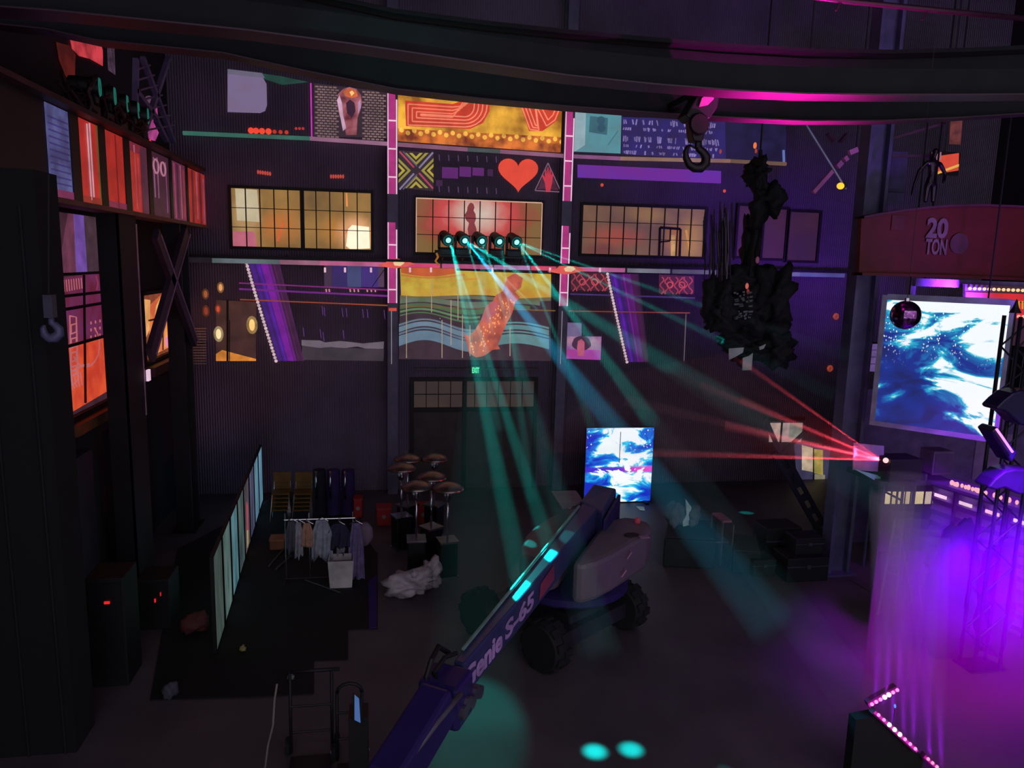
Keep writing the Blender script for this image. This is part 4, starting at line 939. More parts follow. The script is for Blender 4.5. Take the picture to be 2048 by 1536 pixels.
for nm, x, y, l in (('wall_spot_light',1672,633,'dim orange point of light left of the corner column at mid height'),('wall_spot_light',1741,642,'dim orange point of light right of the corner column beside the big screen'),('wall_spot_light',1660,737,'dim orange point of light left of the corner column, the lower one')):
    Yw = D if x < 1700 else D
    o = obj(nm, MB().sphere(at(x,y,Yw-.05), .1, 8, 6, (1,.3,1)), glow((150,60,40), .8, var=.5, scale=12)); tag(o, l, 'light')
# bay behind the column, lilac curtain
r = thing('lilac_sheet', 'pale lilac square sheet between the corner column and the big screen', 'sheet', at(1740, 742, 14))
q = lambda x, y, d=0: at(x, y, 14-d)
obj('cloth', MB().prism([q(x,y) for x,y in ((1727,686),(1764,686),(1766,744),(1722,742))], (0,.02,0)), glow((96,74,130), var=.2, scale=5), r)
obj('hanging_cord', MB().tube([q(1745,686), Vector((q(1745,686).x, 14, 14.6))], .008, 6), CABLE, r)
obj('batten', MB().tube([q(1724,686), q(1766,686)], .02, 6), STEEL, r)
mbt = MB()
for k in range(3): mbt.tube([q(1726,700+k*14,.015), q(1764,700+k*14,.015)], .006, 5)
obj('crease_lines', mbt, STEEL, r)

# ---- big LED screen
def screen_mat(kind):
    m = bpy.data.materials.new('screen_picture'); t = nt(m)
    tc = N(t, 'ShaderNodeTexCoord'); mp = N(t, 'ShaderNodeMapping')
    t.links.new(tc.outputs['Generated'], mp.inputs[0])
    sep = N(t, 'ShaderNodeSeparateXYZ'); t.links.new(tc.outputs['Generated'], sep.inputs[0])
    mp.inputs['Rotation'].default_value = (0, radians(38) if kind == 'big' else radians(-35), 0)
    mp.inputs['Scale'].default_value = (2.0, 1, 6.0) if kind == 'big' else (3.2, 1, 6.0)
    no = N(t, 'ShaderNodeTexNoise', i_Scale=.75 if kind == 'big' else .8, i_Detail=6.0, i_Roughness=.6, i_Distortion=.9); t.links.new(mp.outputs[0], no.inputs['Vector'])
    # more white to the upper right (big) or the middle (small)
    a1 = N(t, 'ShaderNodeMath', operation='MULTIPLY'); 
    if kind == 'big':
        ad = N(t, 'ShaderNodeMath', operation='MULTIPLY_ADD'); ad.inputs[1].default_value = .9
        t.links.new(sep.outputs['Z'], ad.inputs[0]); t.links.new(sep.outputs['X'], ad.inputs[2])
        t.links.new(ad.outputs[0], a1.inputs[0]); a1.inputs[1].default_value = .17
        off = -.165
    else:
        dx = N(t, 'ShaderNodeMath', operation='SUBTRACT'); dx.inputs[1].default_value = .55; t.links.new(sep.outputs['X'], dx.inputs[0])
        ab = N(t, 'ShaderNodeMath', operation='ABSOLUTE'); t.links.new(dx.outputs[0], ab.inputs[0])
        t.links.new(ab.outputs[0], a1.inputs[0]); a1.inputs[1].default_value = -.45; off = .12
    s1 = N(t, 'ShaderNodeMath', operation='ADD'); t.links.new(no.outputs['Fac'], s1.inputs[0]); t.links.new(a1.outputs[0], s1.inputs[1])
    s2 = N(t, 'ShaderNodeMath', operation='ADD'); t.links.new(s1.outputs[0], s2.inputs[0]); s2.inputs[1].default_value = off
    st = [(.30, lin((16,30,96))), (.44, lin((14,44,140))), (.50, lin((20,110,178))), (.54, lin((40,190,214))), (.57, lin((244,250,255)))] if kind == 'big' else \
         [(.36, lin((16,40,190))), (.46, lin((20,110,220))), (.52, lin((40,200,240))), (.56, lin((248,252,255)))]
    rp = ramp(t, st); t.links.new(s2.outputs[0], rp.inputs[0]); colr = rp.outputs[0]
    # bright drops
    vo = N(t, 'ShaderNodeTexVoronoi', i_Scale=34.0 if kind == 'big' else 26.0); t.links.new(tc.outputs['Generated'], vo.inputs['Vector'])
    no2 = N(t, 'ShaderNodeTexNoise', i_Scale=5.0); t.links.new(tc.outputs['Generated'], no2.inputs['Vector'])
    g1 = N(t, 'ShaderNodeMath', operation='LESS_THAN'); t.links.new(vo.outputs['Distance'], g1.inputs[0]); g1.inputs[1].default_value = .26
    mk = N(t, 'ShaderNodeMapRange', interpolation_type='SMOOTHSTEP'); t.links.new(sep.outputs['Z'], mk.inputs[0])
    if kind == 'big': mk.inputs[1].default_value = .45; mk.inputs[2].default_value = .8
    else: mk.inputs[1].default_value = .62; mk.inputs[2].default_value = .8
    m1 = N(t, 'ShaderNodeMath', operation='MULTIPLY'); t.links.new(g1.outputs[0], m1.inputs[0]); t.links.new(mk.outputs[0], m1.inputs[1])
    g2 = N(t, 'ShaderNodeMath', operation='GREATER_THAN'); t.links.new(no2.outputs['Fac'], g2.inputs[0]); g2.inputs[1].default_value = .5
    m2_ = N(t, 'ShaderNodeMath', operation='MULTIPLY'); t.links.new(m1.outputs[0], m2_.inputs[0]); t.links.new(g2.outputs[0], m2_.inputs[1])
    mx = N(t, 'ShaderNodeMix', data_type='RGBA'); t.links.new(m2_.outputs[0], mx.inputs[0]); t.links.new(colr, mx.inputs[6]); mx.inputs[7].default_value = (.85,.95,1,1)
    last = mx.outputs[2]
    if kind != 'big':   # pink band across the middle right
        pb = N(t, 'ShaderNodeMapRange', interpolation_type='SMOOTHSTEP'); pb.inputs[1].default_value = .055; pb.inputs[2].default_value = .02; pb.inputs[3].default_value = 0; pb.inputs[4].default_value = 1
        d1 = N(t, 'ShaderNodeMath', operation='SUBTRACT'); d1.inputs[1].default_value = .44; t.links.new(sep.outputs['Z'], d1.inputs[0])
        d2 = N(t, 'ShaderNodeMath', operation='ABSOLUTE'); t.links.new(d1.outputs[0], d2.inputs[0]); t.links.new(d2.outputs[0], pb.inputs[0])
        gr = N(t, 'ShaderNodeMapRange'); t.links.new(sep.outputs['X'], gr.inputs[0]); gr.inputs[1].default_value = .0; gr.inputs[2].default_value = 1.0
        cr = ramp(t, [(0, lin((60,40,210))), (.5, lin((90,50,200))), (.8, lin((226,60,200)))]); t.links.new(gr.outputs[0], cr.inputs[0])
        lt = N(t, 'ShaderNodeMath', operation='LESS_THAN'); t.links.new(s2.outputs[0], lt.inputs[0]); lt.inputs[1].default_value = .55
        mm = N(t, 'ShaderNodeMath', operation='MULTIPLY'); t.links.new(pb.outputs[0], mm.inputs[0]); t.links.new(lt.outputs[0], mm.inputs[1])
        mx2 = N(t, 'ShaderNodeMix', data_type='RGBA'); t.links.new(mm.outputs[0], mx2.inputs[0]); t.links.new(last, mx2.inputs[6]); t.links.new(cr.outputs[0], mx2.inputs[7]); last = mx2.outputs[2]
    emis_out(t, last, 1.0)
    return m
# the screen stands between two upright lines: left edge 13 m away, right edge nearer
SL0 = at(1762, 832, 13.0); SL1 = at(1765, 597, 13.0); SR0 = at(1998, 884, 11.5); SR1 = at(2008, 613, 11.5)
zb_, zt_ = (SL0.z+SR0.z)/2, (SL1.z+SR1.z)/2
A_ = Vector((SL0.x*.5+SL1.x*.5, 13.0, 0)); B_ = Vector((SR0.x*.5+SR1.x*.5, 11.5, 0)); dr = (B_-A_).normalized(); nrm = Vector((dr.y, -dr.x, 0))
def scr(u, z, n=0.0): p = A_ + dr*u + nrm*n; return Vector((p.x, p.y, z))
LW = (B_-A_).length
r = thing('big_video_screen', 'big bright blue and white video screen hanging at the right', 'screen', scr(LW/2, zb_-.1))
obj('picture', MB().prism([scr(0,zb_,.03), scr(LW,zb_,.03), scr(LW,zt_,.03), scr(0,zt_,.03)], nrm*-.01), screen_mat('big'), r)
FR = mat('screen_frame_grey', (150,150,176), .5)
obj('cabinet', MB().prism([scr(-.09,zb_-.09,.01), scr(LW+.09,zb_-.09,.01), scr(LW+.09,zt_+.09,.01), scr(-.09,zt_+.09,.01)], nrm*-.12), STEEL, r)
def fbar(u0, z0, u1, z1): return MB().prism([scr(u0,z0,.05), scr(u1,z0,.05), scr(u1,z1,.05), scr(u0,z1,.05)], nrm*-.06)
obj('frame_edge', fbar(-.09,zb_-.09,0,zt_+.09), FR, r); obj('frame_edge', fbar(LW,zb_-.09,LW+.07,zt_+.09), FR, r)
obj('frame_edge', fbar(0,zt_,LW,zt_+.11), FR, r); obj('frame_edge', fbar(0,zb_-.09,LW,zb_), FR, r)
for u in (.35, LW-.35): obj('hanging_strap', MB().tube([scr(u,zt_+.1,-.05), scr(u,9.9,-.05)], .015, 6), CABLE, r)
TS = glow((20,120,120), .9)
# mirror ball
bc = at(1811, 630, 9.0)
r = thing('mirror_ball', 'round mirror ball hanging in front of the big screen', 'mirror ball', (bc.x, bc.y, bc.z-.19))
def ball_mat():
    m = bpy.data.materials.new('mirror_tiles'); t = nt(m); out = N(t, 'ShaderNodeOutputMaterial'); b = N(t, 'ShaderNodeBsdfPrincipled')
    b.inputs['Metallic'].default_value = 1; b.inputs['Roughness'].default_value = .12
    vo = N(t, 'ShaderNodeTexVoronoi', i_Scale=30.0); tc = N(t, 'ShaderNodeTexCoord'); t.links.new(tc.outputs['Object'], vo.inputs['Vector'])
    rp = ramp(t, [(0, (.05,.02,.06)), (.6, (.35,.12,.4)), (1, (.6,.3,.65))]); t.links.new(vo.outputs['Color'], rp.inputs[0]); t.links.new(rp.outputs[0], b.inputs['Base Color']); t.links.new(b.outputs[0], out.inputs[0]); return m
obj('ball', MB().sphere(bc, .19, 30, 18), ball_mat(), r)
obj('cap', MB().lathe([(.03,0),(.03,.04)], bc+Vector((0,0,.185)), 10), CHROME, r)
obj('cord', MB().tube([bc+Vector((0,0,.2)), bc+Vector((0,0,1.5))], .004, 5), CABLE, r)
obj('ceiling_cord', MB().tube([bc+Vector((0,0,1.5)), Vector((bc.x, bc.y, 14.6))], .004, 5), CABLE, r)
# lilac truss and red bulb sign behind the screen
r = thing('sign_canopy', 'lilac wrapped canopy truss above the big screen', 'canopy', at(1935, 600, 14))
q = lambda x, y, d=0: at(x, y, 14-d)
LV = mat('lilac_wrap', (150,130,196), .5, bump=.4, scale=5)
obj('front_bar', MB().bar(q(1822,564), q(2100,574), .3, .16), LV, r); obj('side_post', MB().bar(q(1824,562), q(1820,604), .12, .12), LV, r)
obj('hanger', MB().tube([q(1850,556), q(1850,556)+Vector((0,0,7.0))], .02, 6), CABLE, r)
r = thing('bulb_sign', 'red sign with a row of round white bulbs behind the big screen', 'sign', at(1990, 640, 13.6))
q = lambda x, y, d=0: at(x, y, 13.6-d)
obj('board', MB().prism([q(x,y) for x,y in ((1930,568),(2100,576),(2100,700),(2020,690),(1930,600))], (0,.06,0)), glow((50,16,40), rib=0), r)
obj('red_band', MB().prism([q(x,y,.02) for x,y in ((1932,584),(2100,590),(2100,606),(1932,599))], (0,.01,0)), glow((206,36,44), var=.1), r)
obj('red_band', MB().prism([q(x,y,.02) for x,y in ((2020,606),(2100,606),(2100,640),(2020,636))], (0,.01,0)), glow((196,30,40), var=.1), r)
for k in range(14): obj('bulb', MB().sphere(q(1940+k*9.6, 577+k*.35, .05), .034, 8, 6), glow((255,214,160), 1.1), r)
for k in range(5): obj('bulb', MB().sphere(q(2018+k*9.6, 632+k*.35, .05), .03, 8, 6), glow((240,180,160), 1.0), r)
for k in range(4): obj('yellow_figure', MB().bar(q(2024+k*7,602,.04), q(2024+k*7,618,.04), .03, .01), glow((220,150,40)), r)
# ------------------------------------------------------------ middle video screen
q = lambda x, y, d=0: at(x, y, 18.3-d)
a, c = q(1168, 1005), q(1300, 1005); zt = q(1170, 857).z
r = thing('floor_video_screen', 'bright blue and white video screen standing on the floor behind the boom lift', 'screen', ((a.x+c.x)/2, 18.3, 0))
obj('picture', MB().bx(a.x, 18.3, .04, c.x, 18.32, zt), screen_mat('small'), r)
obj('cabinet', MB().bx(a.x-.02, 18.32, 0, c.x+.02, 18.42, zt+.02), BLACK, r)
obj('centre_seam', MB().bx((a.x+c.x)/2-.008, 18.294, 1.1, (a.x+c.x)/2+.008, 18.3, zt-.1), BLACK, r)
obj('foot', MB().bx(a.x+.1, 18.1, 0, a.x+.2, 18.9, .05), STEEL, r); obj('foot', MB().bx(c.x-.2, 18.1, 0, c.x-.1, 18.9, .05), STEEL, r)
obj('rear_brace', MB().bar((a.x+.15, 18.85, .05), (a.x+.15, 18.42, 1.4), .04, .04).bar((c.x-.15, 18.85, .05), (c.x-.15, 18.42, 1.4), .04, .04), STEEL, r)
p = onZ(1278, 1018, .3); o = obj('white_card', MB().prism([onZ(x,y,.003) for x,y in ((1272,1013),(1288,1014),(1290,1022),(1280,1021))], (0,0,.01)), mat('card_white', (190,210,190), .7)); tag(o, 'small white card lying below the right foot of the floor video screen', 'card')

# ------------------------------------------------------------ boom lift
r = thing('boom_lift', 'big articulated boom lift parked in the middle of the floor, boom toward the viewer', 'boom lift', onZ(1200, 1250, 0))
HOOD = mat('hood_grey', (108,94,104), .45, 0, .12, 1.5); BOOM = mat('boom_blue', (60,64,110), .35, .1, .12, 2); BOOM2 = mat('boom_purple_blue', (46,34,96), .4, .1, .15, 2)
ZB = 2.0
Lf = onZ(1146, 1030, ZB); Ln = onZ(907, 1321, ZB); Rf = onZ(1176, 1040, ZB); Rn = onZ(928, 1328, ZB)
Rf = Rf + (Rf-Rn).normalized()*.9; Lf = Lf + (Lf-Ln).normalized()*.9
hB = .42
obj('boom', MB().prism([Ln, Lf, Rf, Rn], (0,0,-hB)), BOOM, r, bevel=.025)
d = (Rf-Rn).normalized(); nd = Vector((d.y, -d.x, 0))
side = (Rf-Rn)-(Rf-Rn).dot(nd)*nd
# writing on the right face of the boom
LT = mat('letter_lilac', (190,150,210), .5)
def onface(px, py):
    dd = ray(px, py); t_ = (Rn-EYE).dot(nd)/dd.dot(nd); return EYE+dd*t_
for word, x0, x1, s_ in (('Genie', 925, 1003, .27), ('S-65', 1009, 1066, .24)):
    a_ = onface(x0, 1360 if word == 'Genie' else 1265); b_ = onface(x1, 1270 if word == 'Genie' else 1190)
    w_ = abs((b_-a_).dot(d)); z_ = ZB-.08-s_
    base = Rn + d*((a_-Rn).dot(d)); base.z = z_
    obj('lettering', text_mb(word, base+nd*.012, d, (0,0,1), s_, w_, .008, .03), LT, r)
obj('red_sticker', MB().prism([Rn+d*((onface(1080,1170)-Rn).dot(d))+nd*.01+Vector((0,0,-.12)), Rn+d*((onface(1105,1140)-Rn).dot(d))+nd*.01+Vector((0,0,-.06)), Rn+d*((onface(1108,1135)-Rn).dot(d))+nd*.01+Vector((0,0,-.3)), Rn+d*((onface(1078,1175)-Rn).dot(d))+nd*.01+Vector((0,0,-.34))], nd*.005), mat('sticker_red', (150,60,90), .5), r)
# top rail of hoses along the boom
obj('hose_rail', MB().tube([Ln+Vector((0.02,0,.03))+d*.2, Lf+Vector((.02,0,.03))-d*.5], .022, 6), mat('hose_teal', (110,150,140), .4), r)
# pivot head block at the far end
pv = (Lf+Rf)/2
obj('pivot_block', MB().prism([pv+d*.5+nd*.3+Vector((0,0,.16)), pv+d*.55-nd*.15+Vector((0,0,.18)), pv-d*.1-nd*.22+Vector((0,0,.02)), pv-d*.5+nd*.3+Vector((0,0,.0))], (0,0,-.75)), BOOM, r, bevel=.04)
obj('pivot_side_plate', MB().prism([pv+d*.45+nd*.34+Vector((0,0,.06)), pv+d*.45+nd*.34+Vector((0,0,-.9)), pv-d*.6+nd*.34+Vector((0,0,-.5)), pv-d*.6+nd*.34+Vector((0,0,-.1))], nd*.05), BOOM2, r)
obj('riser_post', MB().bar(pv+d*.1+Vector((0,0,-.5)), Vector((pv.x-.2, pv.y-.5, .9)), .45, .4), BOOM2, r)
# hoods of the turntable
def hood(nm, pts, z, h, m, bev=.1, lab=None):
    return obj(nm, MB().prism([onZ(x, y, z) for x, y in pts], (0,0,-h)), m, r, bevel=bev, label=lab)
hood('counterweight_hood', [(1145,1124),(1165,1129),(1196,1121),(1226,1107),(1262,1086),(1294,1066),(1304,1053),(1298,1043),(1276,1035),(1246,1032),(1212,1040),(1182,1075)], 1.72, .66, HOOD, .09, 'rounded grey rear hood')
hood('engine_hood', [(1042,1110),(1040,1090),(1050,1068),(1068,1050),(1104,1028),(1150,1012),(1178,1034),(1120,1110),(1075,1124)], 1.72, .58, HOOD, .1, 'rounded grey left hood')
obj('open_cover', MB().prism([onZ(x,y,1.95) for x,y in ((1102,986),(1152,985),(1166,1006),(1124,1020))], (0,0,.04)), mat('cover_grey', (118,104,114), .5), r)
obj('red_beacon', MB().lathe([(.04,0),(.05,.03),(.045,.09),(.01,.11)], onZ(1138,1016,1.78), 12), glow((110,24,40), .7), r, smooth=True)
obj('red_beacon', MB().lathe([(.04,0),(.05,.03),(.045,.09),(.01,.11)], onZ(1275,1046,1.74), 12), glow((110,24,40), .7), r, smooth=True)
obj('hood_vent', MB().lathe([(.13,0),(.13,.012)], onZ(1263,1070,1.73), 16, Matrix.Diagonal((1,.7,1))), BLACK, r)
for x, y in ((1289,1074),(1257,1110),(1246,1146)):
    pz = 1.73 if y < 1080 else 1.5
    obj('sticker', MB().bar(at(x-5,y+6,(onZ(x,y,pz).y-.12)), at(x+5,y-8,(onZ(x,y,pz).y-.12)), .1, .02) if y > 1080 else MB().box(onZ(x,y,1.735), (.16,.1,.01)), mat('sticker_lilac', (170,120,160), .5), r)
obj('turntable_deck', MB().lathe([(.95,0),(1.0,.05),(1.0,.16),(.9,.2)], (3.0,11.6,.88), 28), BOOM2, r, smooth='auto')
obj('slew_ring', MB().lathe([(.5,0),(.5,.2)], (3.0,11.6,.7), 24), STEEL, r)
# chassis and wheels
W1 = onZ(1248, 1252, 0); W2 = onZ(962, 1268, 0); W3 = onZ(1092, 1330, 0)
cen = (W1+W2)/2; W3 = cen + (W3-cen).normalized()*((W1-cen).length); W4 = cen*2-W3
ax1 = (W1-W3).normalized(); ax2 = Vector((-ax1.y, ax1.x, 0))
CH = mat('chassis_dark', (34,30,44), .6)
obj('chassis_frame', MB().bar((W1+W3)/2+Vector((0,0,.48)), (W2+W4)/2+Vector((0,0,.48)), .9, .36), CH, r, bevel=.03)
obj('axle', MB().bar(W1+Vector((0,0,.4)), W3+Vector((0,0,.4)), .28, .26), CH, r); obj('axle', MB().bar(W2+Vector((0,0,.4)), W4+Vector((0,0,.4)), .28, .26), CH, r)
def wheel(P_, sgn):
    R = (ax1*sgn).to_track_quat('Z', 'Y').to_matrix(); c = Vector((P_.x, P_.y, .39))
    ty = obj('tyre', MB().lathe([(.22,-.17),(.35,-.18),(.38,-.13),(.39,0),(.38,.13),(.35,.18),(.22,.17)], c, 28, R), RUBBER, r, smooth='auto')
    mb = MB()
    for k in range(22):
        a_ = 2*pi*k/22; mb.box(c + R @ Vector((cos(a_)*.385, sin(a_)*.385, .07 if k % 2 else -.07)), (.05,.12,.16), R @ Matrix.Rotation(a_, 3, 'Z'))
    obj('tread_lugs', mb, RUBBER, ty)
    obj('rim', MB().lathe([(.001,.1),(.1,.13),(.12,.08),(.21,.1),(.23,.16)], c, 20, R), mat('rim_grey', (90,80,96), .5), ty, smooth='auto')
for P_, s_ in ((W1, 1), (W3, -1), (W2, -1), (W4, 1)): wheel(P_, s_)
for x, y in ((1072,1248),(1101,1247)): obj('amber_reflector', MB().sphere(at(x,y,10.9), .045, 8, 6), glow((110,84,24), .6), r)
# jib toward the camera
J0 = onface(900, 1372); Jm = (Rn+Ln)/2
ja = Vector((Jm.x-.0, Jm.y, 1.82)); jb = at(742, 1560, 6.35); jb.z = min(jb.z, 1.55)
obj('joint_head', MB().bar(ja-d*.1+Vector((0,0,-.02)), ja-d*.5+Vector((0,0,-.05)), .46, .5), BOOM2, r, bevel=.05)
for k in range(5):
    c = ja - d*(.1*k) ; obj('joint_pin', MB().lathe([(.07,-.27),(.07,.27)], c+Vector((0,0,.05*(k % 2)-.1)), 12, nd.to_track_quat('Z','Y').to_matrix()), mat('pin_steel', (96,84,100), .4, .5), r)
obj('hose_loop', MB().tube([ja+Vector((-.1,.1,.24)), ja+Vector((-.22,-.05,.4)), ja+Vector((-.3,-.2,.34)), ja+Vector((-.36,-.3,.2)), ja+Vector((-.34,-.42,.1))], .03, 8), CABLE, r)
obj('hose_loop', MB().tube([ja+Vector((-.02,.05,.26)), ja+Vector((-.16,-.1,.3)), ja+Vector((-.28,-.25,.22)), ja+Vector((-.2,-.5,.12))], .025, 8), CABLE, r)
js = at(880, 1398, 6.75); je = at(772, 1575, 6.0)
dj = (je-js).normalized()
obj('jib', MB().bar(js, je, .34, .4), BOOM2, r, bevel=.04)
obj('jib_hose', MB().tube([js+Vector((.2,-.02,.05)), (js+je)/2+Vector((.2,0,.16)), je+Vector((.16,0,.2))], .03, 8), mat('hose_grey', (90,84,96), .5), r, smooth=True)

# ------------------------------------------------------------ black floor mat and runner
o = obj('black_floor_mat', MB().prism([onZ(x,y,0) for x,y in ((755,1165),(755,1258),(696,1260),(696,1320),(628,1322),(628,1388),(520,1394),(300,1402),(355,1100),(545,1000),(700,1030),(755,1110))], (0,0,.02)), mat('black_mat', (9,10,12), .8))
tag(o, 'large black floor mat with a stepped right edge', 'floor mat')
o = obj('purple_runner', MB().prism([onZ(x,y,.02) for x,y in ((736,1165),(754,1150),(754,1256),(738,1257))], (0,0,.015)), mat('runner_violet', (52,26,110), .8)); tag(o, 'dark violet runner strip along the right edge of the black mat', 'runner')
# ------------------------------------------------------------ lit screens in a row at left
r0a, r0b = Vector((-2.67,11.54,0)), Vector((-3.17,19.4,0))
def gscreen_mat(k):
    m = bpy.data.materials.new('frosted_lit_glass'); t = nt(m); g = N(t, 'ShaderNodeNewGeometry')
    mp = N(t, 'ShaderNodeMapping'); mp.inputs['Scale'].default_value = (2, 2.2, .7); mp.inputs['Location'].default_value = (k*3.1, 0, k); t.links.new(g.outputs['Position'], mp.inputs[0])
    no = N(t, 'ShaderNodeTexNoise', i_Scale=1.3, i_Detail=3.0); t.links.new(mp.outputs[0], no.inputs['Vector'])
    base = [((40,50,46),(70,84,78)),((44,64,62),(96,120,114)),((40,70,76),(90,130,140)),((40,52,58),(80,100,96)),((46,50,60),(96,80,84)),((44,48,70),(80,84,110)),((50,80,100),(100,140,160)),((60,100,124),(110,150,170))][k]
    rp = ramp(t, [(.32, lin(base[0])), (.66, lin(base[1]))]); t.links.new(no.outputs['Fac'], rp.inputs[0]); emis_out(t, rp.outputs[0], .9); return m
for k in range(8):
    a_ = r0a.lerp(r0b, (k+.04)/8); b_ = r0a.lerp(r0b, (k+.93)/8); h_ = 1.58-.02*k
    dd = (b_-a_).normalized(); n_ = Vector((dd.y, -dd.x, 0))
    r = thing('glass_screen_panel', ('nearest','second','third','fourth','red and yellow streaked fifth','sixth','seventh','farthest')[k]+' frosted glowing panel in the row of low screens at left', 'screen panel', (a_+b_)/2, 'row of frosted screen panels')
    obj('glass', MB().prism([a_+Vector((0,0,.03)), b_+Vector((0,0,.03)), b_+Vector((0,0,h_)), a_+Vector((0,0,h_))], n_*.02), gscreen_mat(k), r)
    mb = MB().bar(a_, a_+Vector((0,0,h_+.03)), .05, .05).bar(b_, b_+Vector((0,0,h_+.03)), .05, .05).bar(a_+Vector((0,0,h_+.02)), b_+Vector((0,0,h_+.02)), .05, .04).bar(a_+Vector((0,0,.02)), b_+Vector((0,0,.02)), .05, .04)
    obj('frame', mb, BLACK, r)
    if k == 4:
        c_ = a_.lerp(b_, .3)
        obj('red_streak', MB().prism([c_+n_*.025+Vector((0,0,z))+dd*u for u, z in ((0,.5),(.25,.4),(.3,.95),(.1,1.1))], n_*.004), glow((176,70,84), .9), r)  # reflection in the glass painted as glowing red and yellow streaks
        obj('yellow_streak', MB().prism([c_+n_*.025+Vector((0,0,z))+dd*u for u, z in ((.02,.1),(.2,.15),(.25,.42),(0,.5))], n_*.004), glow((180,160,110), .8), r)

# ------------------------------------------------------------ patio heaters
def heater(x, y, z, px_):  return onZ(x, y, z)
HZ = 1.9
r = thing('patio_heater', 'x', 'patio heater', (0,0,0), 'cluster of patio heaters')
obj('base_cabinet', MB().prism([(-.17,-.17,.03),(.17,-.17,.03),(.17,.17,.03),(-.17,.17,.03)], (0,0,.7)), mat('heater_black', (18,18,20), .35), r, bevel=.02)
obj('chrome_collar', MB().bx(-.19,-.19,.72,.19,.19,.76), CHROME, r); obj('chrome_foot', MB().bx(-.19,-.19,0,.19,.19,.04), CHROME, r)
obj('pole', MB().tube([(0,0,.74),(0,0,1.6)], .022, 10), CHROME, r, smooth=True)
obj('burner', MB().lathe([(.05,1.55),(.08,1.6),(.08,1.74),(.05,1.8)], (0,0,0), 14), CHROME, r, smooth='auto')
DOME = mat('dome_brass', (130,116,112), .3, .85, .4, 7)
obj('reflector_dome', MB().lathe([(.31,1.78),(.315,1.8),(.26,1.85),(.15,1.9),(.04,1.92)], (0,0,0), 28), DOME, r, smooth=True)
hs = [(833,970,'nearest left one'),(896,973,'nearest right one'),(803,933,'leftmost one'),(863,951,'one in the middle'),(815,915,'farthest left one'),(869,914,'farthest right one')]
for k, (x, y, l) in enumerate(hs):
    P_ = onZ(x, y, 1.84); lab = 'patio heater with shiny dome beside the mat, the %s' % l
    if k == 0: r.location = (P_.x, P_.y, 0); r['label'] = lab; hr = r
    else: dup(hr, (P_.x, P_.y, 0), .2*k, lab)
# red fire pails / boxes
for x, y, w_, h_, l in ((716,1036,.2,.45,'red box behind the clothes rack'),(768,1052,.34,.42,'red box left of the patio heaters'),(846,1048,.34,.42,'red box behind the patio heaters')):
    P_ = onZ(x, y, 0); r = thing('red_box', l, 'box', (P_.x, P_.y, 0), 'red boxes')
    obj('body', MB().prism([(P_.x-w_/2,P_.y,0),(P_.x+w_/2,P_.y,0),(P_.x+w_/2,P_.y+.3,0),(P_.x-w_/2,P_.y+.3,0)], (0,0,h_)), mat('box_red', (176,34,38), .5), r, bevel=.02)
    obj('lid', MB().bx(P_.x-w_/2-.01,P_.y-.01,h_,P_.x+w_/2+.01,P_.y+.31,h_+.04), mat('box_red', (176,34,38), .5), r)
    obj('badge', MB().lathe([(.05,0),(.05,.01)], (P_.x,P_.y-.012,h_*.55), 12, Matrix.Rotation(pi/2,3,'X')), mat('badge_grey', (150,140,140), .5), r)
# drum shells / purple rolls with chrome tubes
for k, (x, c_, l) in enumerate(((640,(24,22,40),'leftmost, darkest'),(668,(50,30,90),'middle, violet'),(697,(46,28,84),'rightmost, violet'))):
    P_ = onZ(x, 1028, 0)
    r = thing('draped_column', 'upright cloth wrapped column with a chrome tube behind the clothes rack, the %s' % l, 'column', (P_.x,P_.y,0), 'draped columns')
    obj('drape', MB().lathe([(.17,0),(.165,.3),(.16,1.0),(.15,1.12),(.03,1.14)], (P_.x,P_.y,0), 18), mat('violet_cloth', c_, .8), r, smooth='auto')
    obj('chrome_tube', MB().tube([(P_.x-.06,P_.y-.19,.45),(P_.x-.06,P_.y-.19,1.14)], .025, 8), CHROME, r, smooth=True)
# stacked chairs with yellow seats
YEL = mat('seat_mustard', (104,78,26), .7); OLV = mat('seat_olive', (84,72,36), .7)
sc = thing('stacked_chair', 'x', 'chair', (0,0,0), 'stacked chairs behind the clothes rack')
obj('seat', MB().bx(-.2,-.2,.42,.2,.2,.46), YEL, sc, bevel=.015); obj('backrest', MB().bx(-.2,.18,.6,.2,.22,.86), YEL, sc, bevel=.015)
for sx in (-1,1):
    for sy in (-1,1): obj('leg', MB().tube([(sx*.18,sy*.18,.43),(sx*.22,sy*.2,0)], .012, 6), CHROME, sc)
    obj('back_post', MB().tube([(sx*.18,.18,.43),(sx*.18,.2,.84)], .012, 6), CHROME, sc)
first = True
for s_, (x, n_, nm) in enumerate(((562,5,'left'),(605,5,'right'))):
    P_ = onZ(x, 1052, 0)
    for k in range(n_):
        lab = 'mustard chair %s in the %s hand stack behind the clothes rack' % (('at the bottom','second from the bottom','in the middle','second from the top','on top')[k], nm)
        loc = (P_.x+.01*k, P_.y-.012*k, .1*k)
        if first: sc.location = loc; sc['label'] = lab; first = False
        else: dup(sc, loc, 0, lab)
